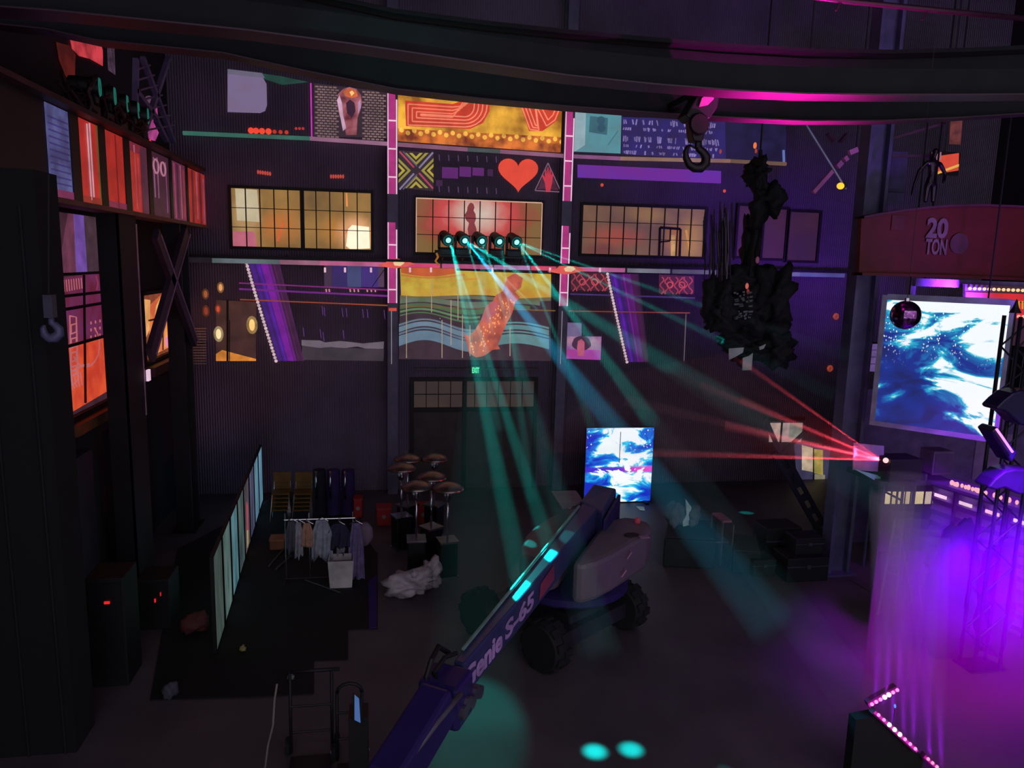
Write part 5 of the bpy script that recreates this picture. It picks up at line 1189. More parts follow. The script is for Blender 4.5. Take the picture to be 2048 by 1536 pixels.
# ------------------------------------------------------------ clothes rack
YR = 14.2
q = lambda x, y, d=0: at(x, y, YR-d)
rail_l, rail_r = q(568,1036), q(710,1040); zr = (rail_l.z+rail_r.z)/2
r = thing('clothes_rack', 'chrome clothes rack on the black mat hung with pale furry garments', 'clothes rack', ((rail_l.x+rail_r.x)/2, YR, .02))
obj('rail', MB().tube([(rail_l.x,YR,zr),(rail_r.x,YR,zr)], .016, 8), CHROME, r)
for x in (570, 618, 706): obj('post', MB().tube([(q(x,1036).x,YR+.02,.06),(q(x,1036).x,YR+.02,zr+.12)], .013, 8), CHROME, r)
obj('foot_rail', MB().tube([(rail_l.x,YR-.3,.06),(rail_l.x,YR+.3,.06)], .014, 6).tube([(rail_r.x,YR-.3,.06),(rail_r.x,YR+.3,.06)], .014, 6).tube([(rail_l.x,YR,.06),(rail_r.x,YR,.06)], .014, 6), STEEL, r)
def garment(nm, x0, x1, ytop, ybot, rgb, label, cat='garment', jag=10, flare=0, dpt=.12, seed=0, rough=.9):
    random.seed(seed+x0); cols = max(8, int((x1-x0)/2)); rows = 10
    X0, X1 = q(x0,1060).x, q(x1,1060).x; zt_, zb_ = zr-.02, q(x0,ybot).z; zt2 = q(x0,ytop).z
    ph = random.uniform(0,6); jit = [random.uniform(0,1) for _ in range(cols+1)]
    P = []
    for side_ in (1,):
        for j in range(rows+1):
            v = j/rows; R_ = []
            ring = []
            for s_ in (-1, 1):
                idx = range(cols+1) if s_ == -1 else range(cols, -1, -1)
                for i in idx:
                    u = i/cols; sp = (.55+.45*min(1, v*3))+flare*v
                    x = (X0+X1)/2+(u-.5)*(X1-X0)*sp
                    fold = .035*sin(u*17+ph+v*2)*min(1, v*2+.2)
                    thick = dpt*.5*sin(pi*min(max(u,.04),.96))**.5*min(1,.3+v*2)
                    z = zt2 + (zb_-zt2)*v + (jag/100)*jit[i]*v*v
                    ring.append(Vector((x, YR-.02 + s_*thick*.9 + fold, z)))
            P.append(ring)
    mb = MB().grid(P, close=True); n_ = len(P[0]); mb.f.append(tuple(range(n_))); mb.f.append(tuple(reversed([rows*n_+k for k in range(n_)])))
    g = thing(nm, label, cat, ((X0+X1)/2, YR, min(v.z for v in mb.v)), 'garments hanging on the clothes rack')
    obj('cloth', mb, mat('cloth_'+nm+str(x0), rgb, rough, 0, .3, 9, bump=.7), g, smooth=True)
    xm = (X0+X1)/2; obj('hanger', MB().tube([(xm-.12,YR-.02,zt2-.02),(xm,YR-.02,zt2+.05),(xm+.12,YR-.02,zt2-.02)], .008, 6).tube([(xm,YR-.02,zt2+.04),(xm,YR-.02,zr+.02)], .006, 6), CHROME, g)
    return g
garment('fur_coat', 572, 594, 1042, 1112, (78,78,88), 'dark grey fur at the left end of the clothes rack', seed=1, jag=18)
garment('fur_coat', 588, 606, 1044, 1120, (150,148,156), 'silver grey fur second from the left on the clothes rack', seed=2, jag=14)
garment('tan_dress', 602, 626, 1046, 1094, (176,132,112), 'tan fringed garment near the left post of the clothes rack', seed=3, jag=8)
garment('fur_coat', 624, 664, 1040, 1128, (146,150,164), 'widest shaggy white fur in the middle of the clothes rack', seed=4, jag=30, flare=.1)
garment('dark_jacket', 656, 700, 1048, 1100, (46,42,70), 'dark violet jacket right of the middle on the clothes rack', seed=5, jag=12)
garment('fur_coat', 672, 690, 1090, 1112, (130,128,140), 'small grey fur scrap below the dark jacket on the rack', seed=6, jag=14)
g = garment('long_gown', 698, 726, 1046, 1178, (112,100,140), 'long lilac gown hanging at the right end of the clothes rack', seed=7, jag=22, flare=.25)
p0 = q(712,1050,-.15); p1 = q(743,1090,-.15)
r = thing('wrapped_cushion', 'grey mauve square wrapped cushion hanging at the right end of the rack', 'cushion', ((p0.x+p1.x)/2, YR+.15, p1.z))
obj('cover', blob(((p0.x+p1.x)/2, YR+.2, (p0.z+p1.z)/2), .19, .08, .25, 9, amp=.06), mat('cushion_mauve', (116,96,114), .8, bump=.4), r, smooth=True)
obj('tie', MB().tube([(p0.x+.12,YR+.15,p0.z), (p0.x+.06,YR+.05,zr)], .008, 6), CABLE, r)
# white bin and copper box
P_ = onZ(682, 1176, .02)
r = thing('white_bin', 'open white plastic bin on the black mat under the rack', 'bin', (P_.x, P_.y+.2, .02))
WB = mat('bin_white', (190,186,184), .6)
P0 = [(-.24,0),(.24,0),(.24,.4),(-.24,.4)]; mb = MB()
lo = [Vector((P_.x+x*.85, P_.y+y, .02)) for x, y in P0]; hi = [Vector((P_.x+x, P_.y+y, .55)) for x, y in P0]
mb.grid([lo, hi], close=True); mb.f.append((3,2,1,0)); il = [Vector((P_.x+x*.78, P_.y+.03+y*.85, .06)) for x, y in P0]; ih = [Vector((P_.x+x*.92, P_.y+.015+y*.92, .55)) for x, y in P0]
mb.grid([hi, ih, il], close=True); n0 = len(mb.v); mb.f.append((n0-4,n0-3,n0-2,n0-1)); obj('shell', mb, WB, r)
obj('lining', MB().bx(P_.x-.18,P_.y+.06,.4,P_.x+.18,P_.y+.34,.44), mat('bin_lining', (150,110,120), .8), r)
P_ = onZ(554, 1100, .02)
r = thing('copper_box', 'small copper coloured box at the left foot of the clothes rack', 'box', (P_.x, P_.y+.15, .02))
obj('body', MB().bx(P_.x-.15,P_.y,.02,P_.x+.15,P_.y+.3,.22), mat('copper_box', (150,96,70), .4, .4), r, bevel=.01); obj('lid', MB().bx(P_.x-.16,P_.y-.01,.22,P_.x+.16,P_.y+.31,.26), mat('copper_lid', (176,120,84), .4, .4), r)
r = thing('folding_frame', 'dim folded metal frame lying on the mat left of the rack', 'frame', onZ(560, 1140, .02))
a_, b_ = onZ(538,1132,.04), onZ(570,1095,.04)
obj('tube', MB().tube([a_, b_], .02, 6), mat('frame_grey', (70,76,80), .5), r); obj('tube', MB().tube([onZ(552,1138,.04), onZ(582,1112,.04)], .02, 6), mat('frame_grey', (70,76,80), .5), r)
obj('tube', MB().tube([onZ(610,1160,.04), onZ(680,1185,.04)], .012, 6), mat('frame_grey', (70,76,80), .5), r)
# plastic bags
BAG = mat('bag_white', (176,164,172), .45, 0, .2, 6, bump=.8)
for x, y, rx, rz, l, sd in ((818,1196,.42,.22,'large crumpled white plastic bag on the floor before the patio heaters',31),(862,1180,.2,.26,'smaller upright white plastic bag beside the large crumpled one',32)):
    P_ = onZ(x, y, 0); r = thing('plastic_bag', l, 'bag', (P_.x, P_.y+.1, 0), 'plastic bags on the floor')
    b_ = blob((P_.x, P_.y+.15, rz), rx, .28, rz, sd, 30, 20, .34)
    for v in b_.v: v.z = max(.005, v.z)
    obj('sack', b_, BAG, r, smooth=True)
    obj('knot', blob((P_.x+.1, P_.y+.1, rz*2-.02), .07, .06, .08, sd+5, 12, 8, .3), BAG, r, smooth=True)
# ------------------------------------------------------------ objects right of the middle
def fromfloor(x, y): return onZ(x, y, 0)
for pts, h_, l in (([(1325,1134),(1428,1139),(1430,1095),(1332,1094)], .62, 'black cloth covered low stage block right of the boom lift'), ([(1463,1146),(1520,1150),(1510,1112),(1464,1108)], .45, 'lower black cloth covered block at the right of the steel stand')):
    P_ = [fromfloor(*p_) for p_ in pts]; c = sum(P_, Vector())/4
    r = thing('covered_block', l, 'block', c, 'black covered blocks'); obj('cloth_cover', MB().prism(P_, (0,0,h_)), mat('cover_black_teal', (24,34,38), .8), r, bevel=.03)
    obj('top_sheet', MB().prism([p_+Vector((0,0,h_+.005))+(c-p_)*.08 for p_ in P_], (0,0,.03)), mat('sheet_dark', (44,44,48), .8), r)
P_ = fromfloor(1356, 1120)+Vector((0,.35,.66))
for k, (dx, s_, l) in enumerate(((0,.2,'pale crumpled sheet bundle, the left one on the black covered block'), (.42,.17,'pale crumpled sheet bundle, the right one on the black covered block'))):
    r = thing('sheet_bundle', l, 'sheet', P_+Vector((dx,0,0)), 'sheet bundles'); obj('cloth', blob(P_+Vector((dx,0,s_*1.3)), s_, .18, s_*1.3, 70+k, 24, 16, .2), mat('sheet_grey', (100,100,96), .8, bump=.5), r, smooth=True)
    obj('fold', blob(P_+Vector((dx-.05,-.14,s_*.6)), s_*.5, .06, s_*.6, 80+k, 14, 10, .2), mat('sheet_grey', (100,100,96), .8, bump=.5), r, smooth=True)
o = obj('pale_cloth', MB().prism([P_+Vector(v) for v in ((.2,-.1,.6),(.34,-.1,.42),(.3,-.1,.2),(.34,-.1,.02),(.22,-.1,.0),(.18,-.1,-.02),(.16,-.1,.1),(.24,-.1,.25))], (0,.05,0)), mat('cloth_lit_teal', (190,230,214), .6)); tag(o, 'triangular cloth coloured as if lit teal between the two sheet bundles', 'cloth')  # teal light put into the cloth's pale mint colour
a_, b_ = fromfloor(1440,1131), fromfloor(1461,1136)
r = thing('steel_stand', 'thin grey metal stand with a small pink top between the black blocks', 'stand', (a_+b_)/2)
SG = mat('stand_grey', (120,112,124), .4, .5)
for p_ in (a_, b_, a_+Vector((-.02,.5,0)), b_+Vector((-.02,.5,0))): obj('leg', MB().tube([p_, p_+Vector((0,0,.95))], .02, 6), SG, r)
obj('shelf', MB().bx(a_.x-.5,a_.y,.5,b_.x,a_.y+.5,.53), SG, r); obj('pink_top', MB().bx(a_.x-.02,a_.y-.02,.95,b_.x+.02,a_.y+.5,.99), mat('top_pink', (150,96,120), .6), r)
# dark heap of cases near the corner column
c0 = fromfloor(1625, 1150)
for k, (dx, dy, sx, sy, sz, dz, l) in enumerate(((-.3,0,.9,.6,.5,0,'lowest black flight case beside the corner column'),(-.35,.9,.8,.6,.8,0,'taller black flight case behind the lowest one beside the corner column'),(-.2,.1,.6,.45,.35,.5,'black flight case lying on top of the lowest one'),(-1.05,.3,.5,.5,.35,0,'small dark case at the left of the black cases'))):
    c = c0+Vector((dx,dy,dz)); r = thing('flight_case', l, 'case', c, 'flight cases by the corner column')
    obj('body', MB().bx(c.x-sx/2,c.y-sy/2,dz+.0,c.x+sx/2,c.y+sy/2,dz+sz), mat('case_black', (20,20,24), .6), r, bevel=.015)
    obj('edge_trim', MB().bx(c.x-sx/2-.01,c.y-sy/2-.01,dz+sz*.62,c.x+sx/2+.01,c.y-sy/2,dz+sz*.66), mat('trim_alu', (96,96,110), .4, .6), r)
    obj('latch', MB().bx(c.x-.04,c.y-sy/2-.03,dz+sz*.56,c.x+.04,c.y-sy/2-.005,dz+sz*.72), mat('trim_alu', (96,96,110), .4, .6), r)
c = c0+Vector((-.9,.05,0)); o = obj('paper_scrap', MB().prism([at(x,y,c0.y+.035) for x,y in ((1573,1110),(1581,1112),(1582,1122),(1584,1128),(1578,1131),(1574,1122))], (0,.01,0)), mat('paper_grey', (150,130,160), .7)); tag(o, 'torn pale paper scrap stuck on the small dark case', 'paper')
# inclined lattice brace and the coloured panes behind it
r = thing('lattice_brace', 'dark inclined lattice brace like a ladder leaning left of the corner column', 'brace', at(1645, 1062, 14.6))
q = lambda x, y, d=0: at(x, y, 14.6-d)
LB = mat('lattice_dark', (26,22,44), .6)
obj('rail', MB().bar(q(1547,905), q(1638,1066), .07, .09), LB, r); obj('rail', MB().bar(q(1566,900), q(1652,1056), .06, .09), LB, r)
for k in range(6):
    t_ = (k+.5)/6; A_2 = q(1547+91*t_, 905+161*t_); B_2 = q(1566+86*t_, 900+156*t_); obj('batten', MB().bar(A_2, B_2, .04, .16), LB, r)
obj('upper_arm', MB().bar(q(1562,908), q(1612,862), .05, .07), LB, r); obj('upper_arm', MB().bar(q(1530,836), q(1560,905), .05, .09), LB, r)
obj('footing', MB().bx(q(1645,940).x-.05, 14.5, 0, q(1645,940).x+.15, 14.7, q(1645,1062).z+.05), LB, r)
# lit panes low on the back wall at right
nwin += 1
a0 = W(1542, 846); r = sthing('window_%d' % nwin, 'row of small pale lit panes low on the back wall at right', (a0.x+.4, D-.02, W(1542,884).z))
for x0, x1, c in ((1541,1562,(190,160,150)),(1565,1578,(176,150,150)),(1580,1604,(140,140,130))): obj('pane', wrect(x0, 846, x1, 884, .03), glow(c, .75, var=.3, scale=4), r)
obj('window_frame', wrect(1536, 834, 1610, 842, .06).add(wrect(1562.5, 842, 1564.5, 886, .06).v, wrect(1562.5, 842, 1564.5, 886, .06).f), FRM, r)
nwin += 1
r = sthing('window_%d' % nwin, 'tall window with yellow, green and red coloured light at right', (W(1630,1000).x, D-.02, W(1630,1000).z))
obj('pale_pane', wpoly([(1588,884),(1664,896),(1664,1056),(1600,1040)], .02), glow((60,56,84), .8, var=.25), r)
obj('cream_pane', wpoly([(1604,890),(1626,896),(1626,944),(1604,940)], .03), glow((196,176,150), .8, var=.3, scale=3), r)
obj('green_pane', wpoly([(1628,898),(1646,900),(1646,950),(1628,946)], .03), glow((130,140,50), .8, var=.35, scale=3, rgb2=(170,150,80)), r)
obj('yellow_pane', wpoly([(1630,948),(1650,950),(1650,978),(1628,972)], .03), glow((130,126,100), .8, var=.3, scale=3), r)
obj('red_pane', wpoly([(1618,968),(1648,976),(1644,1000),(1626,994)], .035), glow((150,80,70), .8, var=.3, scale=3), r)
obj('mullion', wline([(1627,896),(1627,975)], 2.4, .05), FRM, r)
# ------------------------------------------------------------ hand trucks near the camera
def truck(base_px, label, h=1.15, wd=.5, ang=0.0, bar=True):
    P_ = onZ(*base_px, 0); r = thing('hand_truck', label, 'hand truck', P_, 'hand trucks')
    TM = mat('truck_black', (16,15,18), .6); R = Matrix.Rotation(ang, 3, 'Z')
    def L(x, y, z): return P_ + R @ Vector((x, y, z))
    for s_ in (-1, 1): obj('upright', MB().tube([L(s_*wd/2,0,.08), L(s_*wd/2,.05,h)], .02, 8), TM, r, smooth=True)
    if bar: obj('handle', MB().tube([L(-wd/2,.05,h), L(wd/2+.1,.05,h)], .024, 8), TM, r, smooth=True)
    else: obj('handle', MB().tube([L(-wd/2,.05,h)]+[L(-wd/2*cos(a_),.05,h+.12*sin(a_)) for a_ in (.5,1,1.57,2.1,2.6)]+[L(wd/2,.05,h)], .022, 8), TM, r, smooth=True)
    for z in (.35, .7): obj('cross_bar', MB().tube([L(-wd/2,.02,z), L(wd/2,.02,z)], .014, 6), TM, r)
    obj('toe_plate', MB().add([L(-wd/2,-.3,.02),L(wd/2,-.3,.02),L(wd/2,0,.02),L(-wd/2,0,.02),L(-wd/2,-.3,.035),L(wd/2,-.3,.035),L(wd/2,0,.035),L(-wd/2,0,.035)], [(3,2,1,0),(4,5,6,7),(0,1,5,4),(1,2,6,5),(2,3,7,6),(3,0,4,7)]), TM, r)
    for s_ in (-1, 1):
        w_ = obj('wheel', MB().lathe([(.02,-.03),(.1,-.03),(.11,0),(.1,.03),(.02,.03)], L(s_*(wd/2+.05), .12, .11), 16, R @ Matrix.Rotation(pi/2,3,'Y')), RUBBER, r)
        obj('hub', MB().lathe([(.03,-.04),(.03,.04)], L(s_*(wd/2+.05), .12, .11), 10, R @ Matrix.Rotation(pi/2,3,'Y')), SG, w_)
    return r
truck((624,1515), 'black hand truck with a straight top bar near the bottom edge', 1.15, .5)
truck((700,1530), 'black hand truck with a rounded handle beside the blue lit tablet', .95, .3, bar=False)
P_ = at(714, 1445, 8.0)
r = thing('lit_tablet', 'small tablet with a blue glowing face leaning on the rounded hand truck', 'tablet', P_)
obj('case', MB().prism([at(x,y,8.02) for x,y in ((705,1388),(724,1402),(724,1448),(707,1442))], (0,.02,0)), BLACK, r); obj('screen', MB().prism([at(x,y,8.0) for x,y in ((709,1390),(718,1398),(721,1446),(709,1440))], (0,.01,0)), glow((62,96,150), var=.1), r)
obj('stand', MB().bx(P_.x-.1,8.05,0,P_.x+.12,8.35,P_.z+.02), BLACK, r)
o = obj('hanging_rope', MB().tube([at(x,y,7.6) for x,y in ((554,1368),(549,1400),(546,1450),(536,1490),(527,1560))], .012, 6), mat('rope_grey', (120,112,108), .8), smooth=True); tag(o, 'pale thin rope beside the straight barred hand truck', 'rope')
# dark rack and red lamps at left
for x, y, Yr, l, s_ in ((215,1204,10.8,'black equipment rack with one wide red indicator, nearer the pillar',(.07,.03,.035)),(311,1200,12.5,'black equipment rack with two thin red indicators',(.02,.03,.06))):
    P_ = at(x, y, Yr); X1 = P_.x+.22
    r = thing('equipment_rack', l, 'rack', (P_.x-.05, Yr+.3, 0), 'equipment racks at left'); obj('cabinet', MB().bx(P_.x-.3,Yr,0,X1,Yr+.6,P_.z+.35), mat('rack_black', (9,9,11), .6), r, bevel=.01)
    obj('panel', MB().bx(P_.x-.26,Yr-.012,.1,X1-.04,Yr,P_.z+.28), mat('rack_panel', (14,14,17), .5), r)
    obj('indicator', MB().box((P_.x,Yr-.02,P_.z), s_), glow((230,30,30)), r)
    if Yr > 12: obj('indicator', MB().box((P_.x+.09,Yr-.02,P_.z+.11), (.015,.03,.06)), glow((190,26,24)), r)
P_ = onZ(392, 1262, 0); o = obj('crumpled_cloth', blob((P_.x,P_.y,.16), .22, .2, .16, 91, 20, 12, .25), mat('cloth_dull_red', (96,44,44), .8), smooth=True); tag(o, 'dull red crumpled cloth on the floor left of the frosted screens', 'cloth')
P_ = onZ(340, 1395, 0); o = obj('crumpled_bag', blob((P_.x,P_.y,.1), .1, .1, .12, 92, 20, 12, .25), mat('bag_grey', (70,68,80), .7), smooth=True); tag(o, 'dim grey crumpled bag at the left end of the black mat', 'bag')
for x, y, c_, l in ((486,1302,(150,140,80),'small pale yellow object on the black mat below the frosted screens'),(582,1359,(110,120,120),'tiny pale scrap near the front edge of the black mat')):
    P_ = onZ(x, y, .02); o = obj('small_scrap', blob((P_.x,P_.y,.06), .05, .04, .05, 95, 12, 8, .3), mat('scrap_%d' % x, c_, .6), smooth=True); tag(o, l, 'scrap')

# ------------------------------------------------------------ stage, laser, bar at right
Yd = 12.4
q = lambda x, y, d=0: at(x, y, Yd-d)
zd = q(1800, 962).z
DKV = mat('deck_violet', (60,40,84), .6)
r = thing('raised_deck', 'raised stage deck on posts carrying the laser, in front of pale windows', 'stage', (10.2, Yd+.5, 0))
obj('deck_top', MB().bx(q(1764,940).x, Yd, zd-.1, q(1905,940).x, Yd+1.4, zd), DKV, r)
for x in (1768, 1830, 1898):
    for dy in (.05, 1.3): obj('post', MB().tube([(q(x,1000).x,Yd+dy,0),(q(x,1000).x,Yd+dy,zd-.1)], .03, 8), CP, r)
obj('rail_post', MB().tube([(q(1853,960).x,Yd+.02,zd),(q(1853,960).x,Yd+.02,zd+.12)], .02, 6), CP, r)
obj('cross_brace', MB().tube([(q(1775,1000).x,Yd+1.2,zd-.2),(q(1890,1000).x,Yd+1.2,zd-.8)], .025, 6), CP, r)
# side board with mint edge
r = thing('slanted_board', 'lilac board with a mint lit slanting edge left of the laser', 'board', at(1742, 960, 12.6))
q2 = lambda x, y, d=0: at(x, y, 12.6-d)
obj('sheet', MB().prism([q2(x,y) for x,y in ((1708,886),(1768,892),(1768,944),(1706,940))], (0,.03,0)), mat('sheet_lilac', (150,130,190), .5), r)
obj('mint_edge', MB().prism([q2(x,y,.02) for x,y in ((1708,938),(1768,954),(1766,970),(1752,962))], (0,.02,0)), mat('mint_edge', (150,220,210), .5), r)
obj('upright', MB().tube([q2(1765,968), q2(1761,1040), Vector((q2(1761,1040).x, 12.6, 0))], .02, 6), mat('upright_pink', (170,120,170), .5), r)
# laser projector
c = at(1782, 925, 12.2)
r = thing('laser_projector', 'dark laser projector throwing a red fan of light to the left', 'laser', (c.x+.35, 12.6, zd))
obj('body', MB().bx(c.x+.04, 12.25, zd+.05, c.x+.72, 12.75, zd+.46), mat('laser_black', (16,14,22), .5), r, bevel=.02)
obj('foot', MB().bx(c.x+.1,12.3,zd,c.x+.2,12.7,zd+.05), BLACK, r); obj('foot', MB().bx(c.x+.55,12.3,zd,c.x+.65,12.7,zd+.05), BLACK, r)
LC = Vector((c.x, 12.35, c.z))
obj('aperture', MB().sphere(LC, .05, 12, 8), glow((255,190,190), 1.4), r, smooth=True, label='glowing pink aperture')
r = thing('speaker_cabinet', 'violet lit square speaker cabinet right of the laser', 'speaker', at(1885, 948, 12.7))
q2 = lambda x, y, d=0: at(x, y, 12.7-d)
obj('cabinet', MB().bx(q2(1866,930).x,12.7,zd,q2(1906,930).x,13.1,q2(1886,903).z), mat('cabinet_mauve', (120,80,140), .6), r, bevel=.02)
obj('grille', MB().bx(q2(1869,930).x,12.69,zd+.05,q2(1903,930).x,12.7,q2(1886,908).z), mat('grille_mauve', (96,62,120), .7), r)
# pale windows under the deck
nwin += 1
qq = lambda x, y: at(x, y, 14.4)
r = sthing('window_%d' % nwin, 'row of pale lit panes under the raised deck at right', qq(1820, 1010))
obj('window_frame', MB().bx(qq(1766,940).x,14.42,0,qq(1880,940).x,14.5,qq(1820,960).z), mat('low_wall', (50,36,60), .7), r)
for x0, x1, c_ in ((1771,1780,(255,220,200)),(1785,1791,(236,196,170)),(1797,1808,(240,200,176)),(1812,1819,(220,180,170)),(1823,1830,(130,96,120)),(1831,1846,(230,190,170)),(1851,1862,(206,166,180)),(1866,1872,(120,90,150))):
    obj('pane', MB().bx(qq(x0,1000).x,14.4,qq(x0,1008).z,qq(x1,1000).x,14.42,qq(x0,984).z), glow(c_, .95, var=.1), r)
# bar counter of ribbed panels
BA = onZ(1868, 966, 2.2); BB = onZ(2050, 1022, 2.2); bd = (BB-BA).normalized(); bn = Vector((bd.y, -bd.x, 0)); 
if bn.y > 0: bn = -bn
Lb = (BB-BA).length + .8
r = thing('bar_counter', 'long bar counter of ribbed violet lit panels with glowing strips at right', 'bar', BA.lerp(BB,.5)-Vector((0,0,2.2)))
RBM = mat('ribbed_lilac', (150,120,200), .4, .3, .15)
nP = 5
for k in range(nP):
    u0 = Lb*k/nP+.02; u1 = Lb*(k+1)/nP-.02; P = []
    for j in range(41):
        z = 2.2-2.2*j/40; o_ = .03*sin(j*pi/2)
        P.append([BA+bd*u0+bn*(o_+.02)+Vector((0,0,z-2.2)), BA+bd*u1+bn*(o_+.02)+Vector((0,0,z-2.2))])
    mb = MB().grid(P); mb.grid([[p_-bn*.1 for p_ in R_] for R_ in P]); obj('ribbed_panel', mb, RBM, r, smooth=False)
    obj('light_strip', MB().prism([BA+bd*(u0+.08)+bn*.07+Vector((0,0,-.16)), BA+bd*(u0+(u1-u0)*.7)+bn*.07+Vector((0,0,-.16)), BA+bd*(u0+(u1-u0)*.7)+bn*.07+Vector((0,0,-.22)), BA+bd*(u0+.08)+bn*.07+Vector((0,0,-.22))], bn*.02), glow((255,190,255) if k != 2 else (255,170,230), 1.1), r)
    if k: obj('panel_post', MB().bar(BA+bd*(u0-.02)+bn*.06+Vector((0,0,-2.2)), BA+bd*(u0-.02)+bn*.06, .05, .05), DKV, r)
obj('counter_top', MB().prism([BA+bn*.12, BA+bd*Lb+bn*.12, BA+bd*Lb-bn*.5, BA-bn*.5], (0,0,.05)), mat('counter_violet', (120,80,170), .5), r)
ORD = ['first','second','third','fourth','fifth','sixth','seventh','eighth','ninth','tenth','eleventh','twelfth','thirteenth','fourteenth','fifteenth','sixteenth','seventeenth']
random.seed(8)
lamps = [(1905,955),(1911,954),(1906,962),(1915,960),(1925,963),(1932,966),(1938,967),(1946,972),(1952,975),(1957,972),(1965,980),(1972,983),(1990,988),(2002,993),(2014,998),(2018,1001),(2034,1004)]
for k, (x, y) in enumerate(lamps):
    u = ((x-1868)/182); c = BA.lerp(BB, u)-bn*(.1 if k % 2 else .2); c = Vector((at(x,y,c.y).x, c.y, 2.2+.05+.04))
    o = obj('fairy_lamp', MB().sphere(c, .028 if k % 3 else .036, 8, 6, (1,1,1.5)), glow((255,170,190), 1.1)); tag(o, 'tiny pink lamp on the bar counter, %s counted from the left' % ORD[k], 'light', 'string of pink lamps on the bar')
# wall behind the bar
obj('x', MB().bx(0,0,0,1,1,1), BLACK); bpy.data.objects.remove(bpy.data.objects['x'])
r = thing('backbar_wall', 'plain violet lit wall panel behind the laser and the bar', 'panel', (13.2, 14.9, 0))
obj('sheet', MB().bx(10.6,15.0,0,17.2,15.1,3.6), mat('backbar_violet', (112,84,150), .7), r)
obj('pale_square', MB().bx(at(1955,900,14.9).x,14.96,at(1955,960,14.9).z,at(2030,900,14.9).x,15.0,at(1955,870,14.9).z), mat('backbar_pale', (150,110,180), .7), r)
# truss tower with lamps
YT = 9.6
q = lambda x, y, d=0: at(x, y, YT-d)
TX0, TX1 = at(2004,900,YT).x, at(2048,900,YT).x
r = thing('truss_tower', 'black lattice truss tower at the right edge carrying stage lights', 'truss', ((TX0+TX1)/2, YT+.15, 0))
TB = mat('truss_black', (24,20,36), .5, .3)
for x in (TX0+.02, TX1+.1):
    for y in (YT, YT+.3): obj('chord', MB().tube([(x,y,0),(x,y,5.6)], .028, 8), TB, r, smooth=True)
for k in range(14):
    z = .2+k*.38; a_, b_ = (TX0+.02, TX1+.1) if k % 2 else (TX1+.1, TX0+.02)
    obj('diagonal', MB().tube([(a_,YT,z),(b_,YT,z+.38)], .014, 6), TB, r)
    obj('diagonal', MB().tube([(a_,YT+.3,z),(b_,YT+.3,z+.38)], .014, 6), TB, r)
obj('base_plate', MB().bx(TX0-.06,YT-.06,0,TX1+.18,YT+.36,.03), BLACK, r); obj('top_point', MB().lathe([(.08,0),(.04,.08),(.005,.2)], q(2032,612)-Vector((0,0,.1)), 10), TB, r)
def canopy(name, pts, Y, label, m, extra=None):
    r = thing(name, label, 'stage light', at(pts[0][0], pts[0][1], Y)); 
    obj('housing', MB().prism([at(x,y,Y) for x,y in pts], (0,.3,0)), m, r, bevel=.03)
    return r
LH = mat('lamp_housing_blue', (30,22,70), .4, .2)
r = canopy('wash_light', [(1993,815),(2008,800),(2026,786),(2044,781),(2070,782),(2070,856),(2040,850),(2020,830),(2008,822),(1997,821)], 9.3, 'dark blue domed wash light clamped high on the truss tower', LH)
obj('clamp', MB().tube([at(2044,800,9.6), at(2044,800,9.65)+Vector((0,.1,0))], .05, 8), BLACK, r)
r = canopy('led_bar_light', [(1984,862),(1996,853),(2036,906),(2024,926)], 9.25, 'slanted LED bar with a bright pink line on the truss tower', mat('led_housing_blue', (22,14,54), .4))
obj('led_line', MB().tube([at(1993,858,9.2), at(2003,872,9.2), at(2014,888,9.2), at(2025,904,9.2)], .018, 8), glow((255,150,240), 1.3), r)
r = canopy('hooded_light', [(1976,975),(1990,958),(2010,942),(2030,938),(2070,940),(2070,985),(2040,990),(2010,976),(1992,981)], 9.3, 'dark hooded light on the truss tower just above the bar lamps', mat('lamp_housing_violet', (24,12,44), .4))
obj('clamp', MB().tube([at(2040,960,9.6), at(2040,960,9.65)+Vector((0,.1,0))], .05, 8), BLACK, r)
# ladder and silhouettes in the purple haze
r = thing('step_ladder', 'pale step ladder standing in the purple haze below the raised deck', 'ladder', onZ(1795, 1150, 0))
q = lambda x, y, d=0: at(x, y, 11.6-d)
LD = mat('ladder_alu', (170,150,200), .4, .5)
for a_, b_ in (((1790,1040),(1770,1150)),((1806,1042),(1796,1152)),((1798,1040),(1812,1130))):
    A_2, B_2 = q(*a_), q(*b_); g_ = B_2 + (B_2-A_2)*((B_2.z-.0)/max(.1,(A_2.z-B_2.z))); obj('stile', MB().tube([A_2, Vector((g_.x,g_.y,0))], .022, 6), LD, r)
for k in range(6): t_ = k/6; obj('rung', MB().tube([q(1790-20*t_-2, 1052+110*t_), q(1806-10*t_, 1060+110*t_)], .016, 6), LD, r)
for x, y, rx, rz, l, sd in ((1915,1075,.45,.5,'dark humped shape of covered gear in front of the bar, the larger one',61),(2005,1100,.28,.4,'dark humped shape of covered gear in front of the bar, nearer the tower',62)):
    P_ = at(x, y, 10.2); r = thing('covered_gear', l, 'covered gear', (P_.x, 10.2, 0), 'covered gear'); b_ = blob((P_.x, 10.2, P_.z*.5), rx, .3, P_.z*.62, sd, 24, 16, .15)
    for v in b_.v: v.z = max(0.0, v.z)
    obj('cover', b_, mat('cover_violet', (56,32,90), .8), r, smooth=True)
